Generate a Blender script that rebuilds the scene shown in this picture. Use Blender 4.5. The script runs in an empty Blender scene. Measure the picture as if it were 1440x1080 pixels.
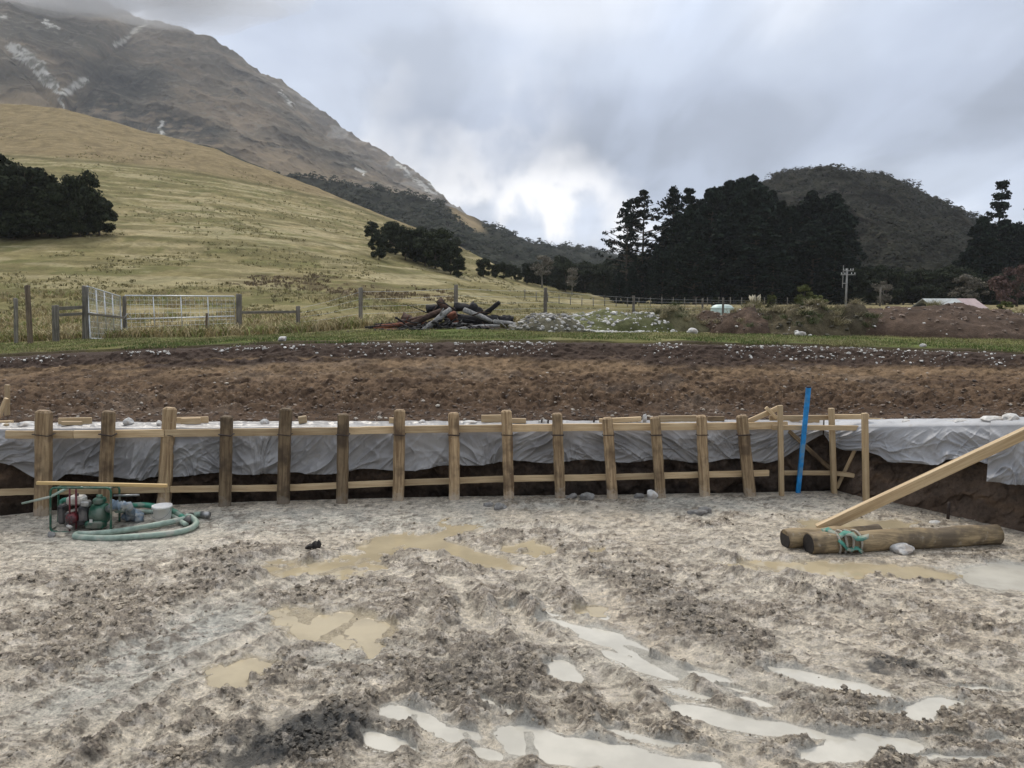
import bpy, math, random
import numpy as np
from mathutils import Vector, Matrix, Quaternion
SC = bpy.context.scene
COL = SC.collection
R = random.Random(7)
RS = np.random.RandomState(11)

# ---------------------------------------------------------------- camera, sky, sun, exposure
H = 2.8                       # eye height above the pit floor
F = 1082.0                    # focal length in pixels of the 1440 px wide photograph
TH = math.atan(120.0 / F)     # downward pitch
CT, ST = math.cos(TH), math.sin(TH)
cam = bpy.data.cameras.new('camera'); camo = bpy.data.objects.new('camera', cam); COL.objects.link(camo)
camo.location = (0, 0, H); camo.rotation_euler = (math.pi / 2 - TH, 0, 0)
cam.sensor_width = 36; cam.lens = 36 * F / 1440; cam.clip_start = 0.1; cam.clip_end = 20000
SC.camera = camo
SC.view_settings.view_transform = 'Standard'; SC.view_settings.look = 'None'
SC.view_settings.gamma = 1; SC.view_settings.exposure = 0.76
SUN_EL, SUN_AZ = math.radians(48), math.radians(-25)     # azimuth from +Y towards +X
world = bpy.data.worlds.new('World'); SC.world = world; world.use_nodes = True
wt = world.node_tree; wt.nodes.clear()

def N(t, kind, **kw):
    n = t.nodes.new(kind)
    for k, v in kw.items():
        if k.startswith('i_'):
            key = k[2:].replace('_', ' ')
            n.inputs[int(key) if key.isdigit() else key].default_value = v
        else: setattr(n, k, v)
    return n
def L(t, a, b): t.links.new(a, b)
def ramp(t, fac, stops, interp='EASE'):
    n = t.nodes.new('ShaderNodeValToRGB'); n.color_ramp.interpolation = interp
    e = n.color_ramp.elements
    while len(e) < len(stops): e.new(0.5)
    for i, (p, c) in enumerate(stops):
        e[i].position = p; e[i].color = (c, c, c, 1) if isinstance(c, (int, float)) else (*c, 1)
    if fac is not None: L(t, fac, n.inputs[0])
    return n.outputs[0]
def math_(t, op, a, b=None, c=None, clamp=False):
    n = t.nodes.new('ShaderNodeMath'); n.operation = op; n.use_clamp = clamp
    for i, v in enumerate((a, b, c)):
        if v is None: continue
        if isinstance(v, (int, float)): n.inputs[i].default_value = v
        else: L(t, v, n.inputs[i])
    return n.outputs[0]
def mixc(t, fac, a, b, blend='MIX'):
    n = t.nodes.new('ShaderNodeMix'); n.data_type = 'RGBA'; n.blend_type = blend; n.clamp_factor = True
    for s, v in ((n.inputs[0], fac), (n.inputs[6], a), (n.inputs[7], b)):
        if isinstance(v, (int, float)): s.default_value = v
        elif isinstance(v, tuple): s.default_value = (*v, 1)
        else: L(t, v, s)
    return n.outputs[2]

def build_sky():
    t = wt
    tc = N(t, 'ShaderNodeTexCoord')
    nz = N(t, 'ShaderNodeTexNoise', i_Scale=3.2, i_Detail=5.0, i_Roughness=0.55); L(t, tc.outputs['Generated'], nz.inputs[0])
    of = N(t, 'ShaderNodeVectorMath', operation='MULTIPLY_ADD'); L(t, nz.outputs['Color'], of.inputs[0]); of.inputs[1].default_value = (.42, 0, .30); of.inputs[2].default_value = (-.21, 0, -.15)
    wd = N(t, 'ShaderNodeVectorMath', operation='ADD'); L(t, tc.outputs['Generated'], wd.inputs[0]); L(t, of.outputs[0], wd.inputs[1])
    wn = N(t, 'ShaderNodeVectorMath', operation='NORMALIZE'); L(t, wd.outputs[0], wn.inputs[0])
    sep = N(t, 'ShaderNodeSeparateXYZ'); L(t, tc.outputs['Generated'], sep.inputs[0])
    x, y, z = sep.outputs
    zz = math_(t, 'ADD', math_(t, 'MAXIMUM', z, 0.0), 0.22)
    cx, cy = math_(t, 'DIVIDE', x, zz), math_(t, 'DIVIDE', y, zz)
    cb = N(t, 'ShaderNodeCombineXYZ'); L(t, cx, cb.inputs[0]); L(t, cy, cb.inputs[1]); L(t, math_(t, 'MULTIPLY', z, 1.5), cb.inputs[2])
    n1 = N(t, 'ShaderNodeTexNoise', i_Scale=0.85, i_Detail=6.0, i_Roughness=0.48, i_Distortion=0.35); L(t, cb.outputs[0], n1.inputs[0])
    mp = N(t, 'ShaderNodeMapping'); mp.inputs['Location'].default_value = (3.1, 5.2, 1.0); mp.inputs['Rotation'].default_value = (0, 0, 0.7); mp.inputs['Scale'].default_value = (1.5, 0.45, 1.0)
    L(t, cb.outputs[0], mp.inputs[0])
    n2 = N(t, 'ShaderNodeTexNoise', i_Scale=1.6, i_Detail=7.0, i_Roughness=0.5, i_Distortion=0.5); L(t, mp.outputs[0], n2.inputs[0])
    # direction-space noise makes the rounded puffs low over the valley
    n3 = N(t, 'ShaderNodeTexNoise', i_Scale=9.0, i_Detail=5.0, i_Roughness=0.5, i_Distortion=0.3); L(t, tc.outputs['Generated'], n3.inputs[0])
    veil = ramp(t, n1.outputs[0], [(0.33, (0.29, 0.335, 0.43)), (0.45, (0.375, 0.43, 0.545)), (0.55, (0.47, 0.53, 0.645)), (0.67, (0.68, 0.72, 0.80))])
    dk = ramp(t, n2.outputs[0], [(0.36, 0.74), (0.50, 0.95), (0.60, 1.05), (0.72, 1.22)])
    veil = mixc(t, 1.0, veil, dk, 'MULTIPLY')
    # the break in the cloud low over the valley, where the light comes through
    def lobe(az, el, lo, hi):
        d = (math.cos(el) * math.sin(az), math.cos(el) * math.cos(az), math.sin(el))
        dp = N(t, 'ShaderNodeVectorMath', operation='DOT_PRODUCT'); L(t, wn.outputs[0], dp.inputs[0]); dp.inputs[1].default_value = d
        m = N(t, 'ShaderNodeMapRange', interpolation_type='SMOOTHSTEP'); L(t, dp.outputs['Value'], m.inputs[0])
        m.inputs[1].default_value = math.cos(lo); m.inputs[2].default_value = math.cos(hi)
        return m.outputs[0]
    lobes = None
    for az, el, lo, hi, s in ((0.02, 0.105, 0.125, 0.01, .9), (-0.10, 0.12, 0.12, 0.01, 0.8), (0.08, 0.06, 0.10, 0.01, 0.75), (-0.01, 0.19, 0.12, 0.01, 0.22), (-0.28, 0.20, 0.12, 0.02, .25), (-.17, .15, .09, .01, .5)):
        l = math_(t, 'MULTIPLY', lobe(az, el, lo, hi), s)
        lobes = l if lobes is None else math_(t, 'MAXIMUM', lobes, l)
    puff = ramp(t, n3.outputs[0], [(0.44, 0.0), (0.56, 1.0)])
    glow = math_(t, 'MULTIPLY', lobes, math_(t, 'ADD', math_(t, 'MULTIPLY', puff, 0.85), 0.15))
    c = mixc(t, glow, veil, (0.96, 0.94, 0.93))
    # an overcast sky is brighter overhead than near the horizon
    zen = N(t, 'ShaderNodeMapRange', interpolation_type='SMOOTHSTEP'); L(t, z, zen.inputs[0])
    zen.inputs[1].default_value = 0.36; zen.inputs[2].default_value = 0.85; zen.inputs[3].default_value = 1.0; zen.inputs[4].default_value = 2.5
    c = mixc(t, 1.0, c, zen.outputs[0], 'MULTIPLY')
    zm = N(t, 'ShaderNodeMapRange'); L(t, z, zm.inputs[0]); zm.inputs[1].default_value = .38; zm.inputs[2].default_value = .6
    c = mixc(t, 1.0, c, mixc(t, zm.outputs[0], (1.0, 1.0, 1.0), (1.10, 1.0, .86)), 'MULTIPLY')
    c = mixc(t, 1.0, c, (8.0, 8.0, 8.0), 'MULTIPLY')
    sky = N(t, 'ShaderNodeTexSky', sky_type='NISHITA', sun_disc=False, sun_elevation=SUN_EL, sun_rotation=SUN_AZ)
    c = mixc(t, 0.96, sky.outputs[0], c)
    bg = N(t, 'ShaderNodeBackground'); L(t, c, bg.inputs[0]); bg.inputs[1].default_value = 0.10
    out = N(t, 'ShaderNodeOutputWorld'); L(t, bg.outputs[0], out.inputs[0])
build_sky()
sun = bpy.data.lights.new('sun', 'SUN'); suno = bpy.data.objects.new('sun', sun); COL.objects.link(suno)
sun.energy = 1.5; sun.angle = math.radians(12); sun.color = (1.0, 0.92, 0.80)
sd = Vector((math.cos(SUN_EL) * math.sin(SUN_AZ), math.cos(SUN_EL) * math.cos(SUN_AZ), math.sin(SUN_EL)))
suno.rotation_euler = sd.to_track_quat('Z', 'Y').to_euler()
SC.render.engine = 'CYCLES'
SC.cycles.use_denoising = True
SC.cycles.max_bounces = 6; SC.cycles.volume_bounces = 1; SC.cycles.transparent_max_bounces = 8

# ---------------------------------------------------------------- measuring: pixels of the photograph to rays
def ray(px, py):
    a, v = (px - 720) / F, (540 - py) / F
    return Vector((a, CT + v * ST, -ST + v * CT))
def G(px, py, z=0.0):
    r = ray(px, py); s = (z - H) / r.z
    return Vector((r.x * s, r.y * s, z))
def PD(px, py, Y):
    r = ray(px, py); s = Y / r.y
    return Vector((r.x * s, Y, H + r.z * s))
def te(px, py):
    v = (540 - np.asarray(py, float)) / F; d = CT + v * ST
    return (np.asarray(px, float) - 720) / F / d, (-ST + v * CT) / d
def proj(X, Y, Z):
    d = Y * CT - (Z - H) * ST
    return 720 + F * X / d, 540 - F * (Y * ST + (Z - H) * CT) / d
def ie(py): return te(720, py)[1]

# ---------------------------------------------------------------- noise
_T = RS.rand(16, 256, 256).astype(np.float32)
def vn(x, y, s=0):
    T = _T[s % 16]; x = x + s * 17.3; y = y + s * 9.1
    xi = np.floor(x).astype(np.int64); yi = np.floor(y).astype(np.int64)
    fx = x - xi; fy = y - yi
    fx = fx * fx * fx * (fx * (fx * 6 - 15) + 10); fy = fy * fy * fy * (fy * (fy * 6 - 15) + 10)
    a = T[xi & 255, yi & 255]; b = T[(xi + 1) & 255, yi & 255]; c = T[xi & 255, (yi + 1) & 255]; d = T[(xi + 1) & 255, (yi + 1) & 255]
    return (a + (b - a) * fx) * (1 - fy) + (c + (d - c) * fx) * fy
def fbm(x, y, s=0, o=5, g=0.5):
    r = 0; a = 1; n = 0
    for i in range(o):
        r = r + a * vn(x, y, s + i); n += a; a *= g
        x, y = 1.6 * x + 1.2 * y, -1.2 * x + 1.6 * y
    return r / n
def ridged(x, y, s=0, o=5, g=0.5):
    r = 0; a = 1; n = 0
    for i in range(o):
        r = r + a * (1 - np.abs(2 * vn(x, y, s + i) - 1)) ** 2; n += a; a *= g
        x, y = 1.6 * x + 1.2 * y, -1.2 * x + 1.6 * y
    return r / n
def worley(x, y, s=0):
    T, U, V = _T[s % 16], _T[(s + 1) % 16], _T[(s + 2) % 16]
    xi = np.floor(x).astype(np.int64); yi = np.floor(y).astype(np.int64)
    best = np.full(x.shape, 9.0); val = np.zeros(x.shape)
    for dx in (-1, 0, 1):
        for dy in (-1, 0, 1):
            cx, cy = (xi + dx), (yi + dy); i, j = cx & 255, cy & 255
            d = (cx + T[i, j] - x) ** 2 + (cy + U[i, j] - y) ** 2
            m = d < best; best = np.where(m, d, best); val = np.where(m, V[i, j], val)
    return np.sqrt(best), val
def ss(a, b, x):
    u = np.clip((x - a) / (b - a), 0, 1); return u * u * (3 - 2 * u)
def ip(x, pts): return np.interp(x, [p[0] for p in pts], [p[1] for p in pts])

# ---------------------------------------------------------------- meshes and objects
def fast_mesh(name, V, Fc, mat=None, smooth=True, col=None, parent=None):
    V = np.asarray(V, np.float32); Fc = np.asarray(Fc, np.int32); k = Fc.shape[1]
    me = bpy.data.meshes.new(name)
    me.vertices.add(len(V)); me.vertices.foreach_set('co', V.ravel())
    me.loops.add(Fc.size); me.loops.foreach_set('vertex_index', Fc.ravel())
    me.polygons.add(len(Fc)); me.polygons.foreach_set('loop_start', np.arange(0, Fc.size, k, dtype=np.int32))
    me.polygons.foreach_set('loop_total', np.full(len(Fc), k, np.int32))
    me.update(calc_edges=True); me.validate()
    me.polygons.foreach_set('use_smooth', np.full(len(me.polygons), smooth))
    if col is not None:
        a = me.color_attributes.new('Col', 'FLOAT_COLOR', 'POINT')
        c = np.ones((len(V), 4), np.float32); c[:, :col.shape[1]] = col; a.data.foreach_set('color', c.ravel())
    if mat: me.materials.append(mat)
    o = bpy.data.objects.new(name, me); COL.objects.link(o)
    if parent: o.parent = parent
    return o
def grid_faces(nr, nc, mask=None):
    i = np.arange(nr * nc).reshape(nr, nc)
    f = np.stack([i[:-1, :-1], i[:-1, 1:], i[1:, 1:], i[1:, :-1]], -1)
    if mask is not None: return f[mask[:-1, :-1] | mask[1:, 1:] | mask[1:, :-1] | mask[:-1, 1:]]
    return f.reshape(-1, 4)
def grid_obj(name, X, Y, Z, mat, col=None, mask=None, smooth=True):
    V = np.stack([X, Y, Z], -1).reshape(-1, 3); f = grid_faces(*X.shape, mask)
    if mask is not None:
        u, inv = np.unique(f, return_inverse=True); f = inv.reshape(-1, 4); V = V[u]
        if col is not None: col = col.reshape(-1, col.shape[-1])[u]
    elif col is not None: col = col.reshape(-1, col.shape[-1])
    return fast_mesh(name, V, f, mat, smooth, col)
def tag(o, label=None, cat=None, group=None, kind=None):
    if label: o['label'] = label
    if cat: o['category'] = cat
    if group: o['group'] = group
    if kind: o['kind'] = kind
    return o
def root(name, loc, label, cat, group=None):
    o = bpy.data.objects.new(name, None); COL.objects.link(o); o.location = loc; o.empty_display_size = .2
    return tag(o, label, cat, group)
def under(child, parent):
    child.location = child.location - parent.location; child.parent = parent; return child
class MB:
    def __init__(s): s.v = []; s.f = []
    def add(s, vs, fs):
        b = len(s.v); s.v += [tuple(v) for v in vs]; s.f += [tuple(b + i for i in f) for f in fs]; return s
    def tube(s, pts, rad, n=10, cap=True, squash=None):
        pts = [Vector(p) for p in pts]
        if not hasattr(rad, '__len__'): rad = [rad] * len(pts)
        vs = []; ref = None
        for i, p in enumerate(pts):
            d = (pts[min(i + 1, len(pts) - 1)] - pts[max(i - 1, 0)]).normalized()
            if ref is None: ref = Vector((0, 0, 1)) if abs(d.z) < .9 else Vector((1, 0, 0))
            u = (ref - d * ref.dot(d)).normalized(); ref = u; w = d.cross(u)
            for k in range(n):
                a = 2 * math.pi * k / n
                r = rad[i] * (squash(i, k) if squash else 1)
                vs.append(p + (u * math.cos(a) + w * math.sin(a)) * r)
        fs = []
        for i in range(len(pts) - 1):
            for k in range(n):
                fs.append((i * n + k, i * n + (k + 1) % n, (i + 1) * n + (k + 1) % n, (i + 1) * n + k))
        if cap: fs.append(tuple(range(n))[::-1]); fs.append(tuple(range((len(pts) - 1) * n, len(pts) * n)))
        return s.add(vs, fs)
    def box(s, c, h, rot=None, b=.0):
        c = Vector(c); h = Vector(h); b = b or min(h) * .15; vs = []; 
        # chamfered box: 24 vertices
        import itertools
        idx = {}
        for sx, sy, sz in itertools.product((-1, 1), repeat=3):
            for ax in range(3):
                p = Vector((sx * (h.x - b), sy * (h.y - b), sz * (h.z - b))); p[ax] = (sx, sy, sz)[ax] * h[ax]
                if rot: p = rot @ p
                idx[(sx, sy, sz, ax)] = len(vs); vs.append(c + p)
        fs = []
        for ax in range(3):
            o1, o2 = [a for a in range(3) if a != ax]
            for sg in (-1, 1):
                q = []
                for a, bb in ((-1, -1), (1, -1), (1, 1), (-1, 1)):
                    k = [0, 0, 0]; k[ax] = sg; k[o1] = a; k[o2] = bb; q.append(idx[(*k, ax)])
                fs.append(tuple(q))
            for a in (-1, 1):
                for bb in (-1, 1):     # edges parallel to ax between faces o1 and o2
                    k0 = [0] * 3; k0[o1] = a; k0[o2] = bb; k0[ax] = -1; k1 = list(k0); k1[ax] = 1
                    fs.append((idx[(*k0, o1)], idx[(*k1, o1)], idx[(*k1, o2)], idx[(*k0, o2)]))
        for sx, sy, sz in itertools.product((-1, 1), repeat=3):
            fs.append(tuple(idx[(sx, sy, sz, a)] for a in range(3)))
        return s.add(vs, fs)
    def build(s, name, mat, parent=None, smooth=False, origin=None):
        """vertices are in world space; the object's origin is put at `origin` or the first vertex's mean"""
        me = bpy.data.meshes.new(name)
        o3 = Vector(origin) if origin is not None else sum((Vector(v) for v in s.v), Vector()) / max(1, len(s.v))
        me.from_pydata([Vector(v) - o3 for v in s.v], [], s.f); me.materials.append(mat)
        import bmesh
        bm = bmesh.new(); bm.from_mesh(me); bmesh.ops.recalc_face_normals(bm, faces=bm.faces); bm.to_mesh(me); bm.free()
        me.polygons.foreach_set('use_smooth', [smooth] * len(me.polygons))
        o = bpy.data.objects.new(name, me); COL.objects.link(o)
        if parent: o.parent = parent; o.location = o3 - parent.location
        else: o.location = o3
        return o
def beam(name, p0, p1, w, d, mat, parent=None, up=(0, 0, 1), ch=.1, taper=1.0, wob=.0, n=8):
    """a length of timber from p0 to p1: w across, d along `up`; its own Z axis runs along the grain"""
    p0, p1 = Vector(p0), Vector(p1); dr = (p1 - p0); Ln = dr.length; dr.normalize()
    u = Vector(up); u = (u - dr * u.dot(dr)).normalized(); s_ = u.cross(dr)
    M = Matrix((s_, u, dr)).transposed()
    c = min(w, d) * ch; hw, hd = w / 2, d / 2
    prof = [(hw - c, -hd), (hw, -hd + c), (hw, hd - c), (hw - c, hd), (-hw + c, hd), (-hw, hd - c), (-hw, -hd + c), (-hw + c, -hd)]
    k = len(prof); vs = []; fs = []
    zs = [-Ln / 2, -Ln / 2 + c * .7] + [-Ln / 2 + Ln * (i + 1) / (n + 1) for i in range(n)] + [Ln / 2 - c * .7, Ln / 2]
    ox = [R.uniform(-wob, wob) for _ in zs]; oy = [R.uniform(-wob, wob) for _ in zs]
    for j, z in enumerate(zs):
        q = 1 - (c * .7 / hw) if j in (0, len(zs) - 1) else 1
        q *= 1 + (taper - 1) * j / (len(zs) - 1)
        for x, y in prof: vs.append((x * q + ox[j] + R.uniform(-wob, wob) * .5, y * q + oy[j] + R.uniform(-wob, wob) * .5, z))
    for j in range(len(zs) - 1):
        for i in range(k): fs.append((j * k + i, j * k + (i + 1) % k, (j + 1) * k + (i + 1) % k, (j + 1) * k + i))
    fs.append(tuple(range(k))[::-1]); fs.append(tuple(range((len(zs) - 1) * k, len(zs) * k)))
    me = bpy.data.meshes.new(name); me.from_pydata(vs, [], fs); me.materials.append(mat)
    o = bpy.data.objects.new(name, me); COL.objects.link(o)
    mid = (p0 + p1) / 2
    if parent: o.parent = parent; mid = mid - parent.location
    o.location = mid; o.rotation_euler = M.to_euler()
    return o
def blob(mb, c, r, seed, sub=1, flat=.0, ang=True):
    """an irregular stone or lump"""
    V, Fc = ICO[sub]; rr = np.random.RandomState(seed)
    D3 = rr.randn(7, 3); D3 /= np.linalg.norm(D3, axis=1, keepdims=True); k = 1 + .10 * (rr.rand(len(V)) - .5)
    for q_, d_ in enumerate(D3): k = np.minimum(k, (.55 + .33 * rr.rand()) / np.maximum(V @ d_, .05)) if q_ < 5 else k + .06 * np.sin(5 * (V @ d_) + q_)
    sc = np.array(r) if hasattr(r, '__len__') else np.array([r, r * (1 - .2 * rr.rand()), r * (.6 + .3 * rr.rand())])
    a = rr.rand() * 6.28; Rm = np.array([[math.cos(a), -math.sin(a), 0], [math.sin(a), math.cos(a), 0], [0, 0, 1]])
    P = (V * k[:, None] * sc) @ Rm.T + np.array(c)
    mb.add(P.tolist(), Fc.tolist())
def _ico():
    import bmesh
    out = {}
    for s in (0, 1, 2, 3):
        bm = bmesh.new(); bmesh.ops.create_icosphere(bm, subdivisions=s + 1 if s else 1, radius=1)
        out[s] = (np.array([v.co[:] for v in bm.verts]), np.array([[v.index for v in f.verts] for f in bm.faces])); bm.free()
    return out
ICO = _ico()
def scatter_lumps(name, P, rad, mat, sub=0, seed=3, flat=.7, col=None, smooth=False, spread=.5):
    """many small irregular lumps in one mesh: for gravel, clods and rubble nobody could count"""
    V, Fc = ICO[sub]; n, m = len(P), len(V); rr = np.random.RandomState(seed)
    k = 1 + spread * (rr.rand(n, m, 1) - .5)
    sc = rad[:, None] * np.stack([.8 + .6 * rr.rand(n), .8 + .5 * rr.rand(n), flat * (.7 + .6 * rr.rand(n))], -1)
    a = rr.rand(n) * 6.28; b = (rr.rand(n) - .5) * .9
    W = V[None] * k * sc[:, None, :]
    x, y, z = W[..., 0], W[..., 1], W[..., 2]
    y, z = y * np.cos(b)[:, None] - z * np.sin(b)[:, None], y * np.sin(b)[:, None] + z * np.cos(b)[:, None]
    x, y = x * np.cos(a)[:, None] - y * np.sin(a)[:, None], x * np.sin(a)[:, None] + y * np.cos(a)[:, None]
    W = np.stack([x, y, z], -1) + P[:, None, :]
    Fa = (Fc[None] + (np.arange(n) * m)[:, None, None]).reshape(-1, 3)
    c = np.repeat(col, m, 0) if col is not None else None
    return fast_mesh(name, W.reshape(-1, 3), Fa, mat, smooth, c)
def cards(P, Nrm, size, rr, aspect=1.0, quad=True):
    """leaf-sized quads at P, facing roughly Nrm"""
    n = len(P); t = np.cross(Nrm, rr.randn(n, 3)); t /= np.linalg.norm(t, axis=1, keepdims=True) + 1e-9
    b = np.cross(Nrm, t); s = (size * (.6 + .8 * rr.rand(n)))[:, None]
    j = lambda: (.75 + .5 * rr.rand(n))[:, None]
    V = np.stack([P + t * s * j() * aspect, P + b * s * j() * .7, P - t * s * j() * aspect, P - b * s * j() * .7], 1).reshape(-1, 3)
    return V, np.arange(4 * n).reshape(n, 4)

# ---------------------------------------------------------------- materials
def new_mat(name):
    m = bpy.data.materials.new(name); m.use_nodes = True; t = m.node_tree
    b = t.nodes['Principled BSDF']; return m, t, b
def bump(t, b, h, dist, strength=1.0):
    n = N(t, 'ShaderNodeBump'); n.inputs['Strength'].default_value = strength; n.inputs['Distance'].default_value = dist
    L(t, h, n.inputs['Height']); L(t, n.outputs[0], b.inputs['Normal']); return n
def coords(t, scale=(1, 1, 1), which='Object'):
    tc = N(t, 'ShaderNodeTexCoord'); mp = N(t, 'ShaderNodeMapping'); mp.inputs['Scale'].default_value = scale
    L(t, tc.outputs[which], mp.inputs[0]); return mp.outputs[0]
def noise(t, vec, scale, detail=5.0, rough=.55, dist=0.0):
    n = N(t, 'ShaderNodeTexNoise'); n.inputs['Scale'].default_value = scale; n.inputs['Detail'].default_value = detail
    n.inputs['Roughness'].default_value = rough; n.inputs['Distortion'].default_value = dist
    if vec is not None: L(t, vec, n.inputs[0])
    return n.outputs[0]
def obj_random(t, vec):
    oi = N(t, 'ShaderNodeObjectInfo'); a = N(t, 'ShaderNodeVectorMath', operation='ADD'); L(t, vec, a.inputs[0])
    m = math_(t, 'MULTIPLY', oi.outputs['Random'], 40.0); L(t, m, a.inputs[1]); return a.outputs[0], oi.outputs['Random']
def m_wood(name, light, dark, rough=.7, stain=.5, stain_col=(.05, .035, .022), grain=1.0, knots=True, vr=(.72, 1.15), splash=False):
    m, t, b = new_mat(name); v0 = coords(t); v, rnd = obj_random(t, v0)
    mp = N(t, 'ShaderNodeMapping'); mp.inputs['Scale'].default_value = (38 * grain, 38 * grain, 1.6); L(t, v, mp.inputs[0])
    g = noise(t, mp.outputs[0], 1.0, 6, .65, .6)
    c = mixc(t, ramp(t, g, [(.32, 0.0), (.68, 1.0)]), dark, light)
    big = noise(t, v, 3.0, 3, .6)
    c = mixc(t, math_(t, 'MULTIPLY', ramp(t, big, [(.45, 0.0), (.7, 1.0)]), stain), c, stain_col)
    if knots:
        vo = N(t, 'ShaderNodeTexVoronoi'); mq = N(t, 'ShaderNodeMapping'); mq.inputs['Scale'].default_value = (7, 7, 2.2); L(t, v, mq.inputs[0]); L(t, mq.outputs[0], vo.inputs[0])
        c = mixc(t, ramp(t, vo.outputs['Distance'], [(.05, .75), (.12, 0.0)]), c, stain_col)
    if splash:
        ge = N(t, 'ShaderNodeNewGeometry'); sx = N(t, 'ShaderNodeSeparateXYZ'); L(t, ge.outputs['Position'], sx.inputs[0]); ns = noise(t, ge.outputs['Position'], 14, 5, .65)
        zz = math_(t, 'SUBTRACT', math_(t, 'MULTIPLY', ns, .55), sx.outputs[2]); c = mixc(t, ramp(t, zz, [(.10, 0.0), (.24, .6)]), c, (.36, .31, .245))
        c = mixc(t, ramp(t, noise(t, ge.outputs['Position'], 30, 4, .6), [(.66, 0.0), (.72, .4)]), c, (.36, .31, .245))
    br = ramp(t, rnd, [(0, vr[0]), (1, vr[1])], 'LINEAR'); c = mixc(t, 1.0, c, br, 'MULTIPLY')
    L(t, c, b.inputs['Base Color']); b.inputs['Roughness'].default_value = rough; b.inputs['Specular IOR Level'].default_value = .35
    bump(t, b, g, .004, .7); return m
def m_plain(name, col, rough=.5, metal=0.0, var=.35, scale=14.0, dirt=None, bumpd=.002, spec=.5):
    m, t, b = new_mat(name); v = coords(t); n = noise(t, v, scale, 5, .6)
    k = ramp(t, n, [(.3, 1 - var), (.7, 1.0 + var * .3)]); c = mixc(t, 1.0, col, k, 'MULTIPLY')
    if dirt:
        d = noise(t, v, scale * .35, 6, .65); c = mixc(t, ramp(t, d, [(.48, 0.0), (.62, .85)]), c, dirt)
    L(t, c, b.inputs['Base Color']); b.inputs['Roughness'].default_value = rough; b.inputs['Metallic'].default_value = metal
    b.inputs['Specular IOR Level'].default_value = spec
    bump(t, b, n, bumpd, .6); return m
def m_ground(name, fine=30.0, amp=.35, rough=.9, bumpd=.03, bscale=20.0, wet=False, spec=.3, xyz=(1, 1, 1)):
    """soil or turf: pigment from the mesh, broken up by fine noise"""
    m, t, b = new_mat(name); v = coords(t, xyz)
    at = N(t, 'ShaderNodeAttribute', attribute_name='Col')
    n = noise(t, v, fine, 8, .68); n2 = noise(t, v, fine * .17, 6, .6)
    k = ramp(t, n, [(.25, 1 - amp), (.5, 1.0), (.78, 1 + amp * .8)])
    c = mixc(t, 1.0, at.outputs[0], k, 'MULTIPLY')
    c = mixc(t, 1.0, c, ramp(t, n2, [(.3, 1 - amp * .5), (.7, 1 + amp * .4)]), 'MULTIPLY')
    L(t, c, b.inputs['Base Color']); b.inputs['Specular IOR Level'].default_value = spec
    if wet:
        L(t, math_(t, 'ADD', math_(t, 'MULTIPLY', n2, .5), math_(t, 'MULTIPLY', at.outputs['Alpha'], rough - .25), clamp=True), b.inputs['Roughness'])
    else: b.inputs['Roughness'].default_value = rough
    bump(t, b, noise(t, v, bscale, 8, .7), bumpd, .8); return m
def m_leaf(name, c1, c2, rough=.75, spec=.04):
    m, t, b = new_mat(name); g = N(t, 'ShaderNodeNewGeometry'); v = coords(t)
    n = noise(t, v, .9, 3, .6)
    c = mixc(t, g.outputs['Random Per Island'], c1, c2)
    c = mixc(t, 1.0, c, ramp(t, n, [(.3, .6), (.7, 1.4)]), 'MULTIPLY')
    oi = N(t, 'ShaderNodeObjectInfo'); c = mixc(t, 1.0, c, ramp(t, oi.outputs['Random'], [(0, .75), (1, 1.25)], 'LINEAR'), 'MULTIPLY')
    L(t, c, b.inputs['Base Color']); b.inputs['Roughness'].default_value = rough; b.inputs['Specular IOR Level'].default_value = spec
    return m
M = {}
def m_mud():
    m, t, b = new_mat('wet_mud'); v = coords(t); at = N(t, 'ShaderNodeAttribute', attribute_name='Col')
    n = noise(t, v, 26, 9, .78); n2 = noise(t, v, 62, 6, .7); n3 = noise(t, v, 7, 6, .6)
    k = ramp(t, n, [(.36, .34), (.46, .92), (.54, 1.25), (.66, 1.6)]); k2 = ramp(t, n2, [(.38, .5), (.47, 1.08), (.62, 1.3)])  # flecks put the lumps' small shadows and wet highlights into the colour
    amt = math_(t, 'MULTIPLY_ADD', at.outputs['Alpha'], .95, .12, clamp=True)
    c = mixc(t, amt, at.outputs[0], mixc(t, 1.0, at.outputs[0], k, 'MULTIPLY')); c = mixc(t, amt, c, mixc(t, 1.0, c, k2, 'MULTIPLY')); c = mixc(t, .8, c, mixc(t, 1.0, c, ramp(t, n3, [(.3, .78), (.7, 1.2)]), 'MULTIPLY'))
    L(t, c, b.inputs['Base Color']); b.inputs['Specular IOR Level'].default_value = .5
    L(t, math_(t, 'MULTIPLY_ADD', n3, .36, math_(t, 'MULTIPLY', at.outputs['Alpha'], .32), clamp=True), b.inputs['Roughness'])
    bump(t, b, n, .045, .9); return m
M['mud'] = m_mud()
M['clod'] = m_ground('mud_lump', 60, .4, .6, .008, 70, spec=.45)
M['bank'] = m_ground('cut_soil', 22, .55, .93, .05, 16, spec=.15)
M['turf'] = m_ground('turf', 9, .45, .95, .06, 14, spec=.1)
M['hill'] = m_ground('hill_pasture', 2.6, .38, .95, .25, 2.2, spec=.05)
M['rock_hill'] = m_ground('mountain_side', .05, .45, .95, 6.0, .04, spec=.05)
M['water'] = m = bpy.data.materials.new('muddy_water'); m.use_nodes = True
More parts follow.
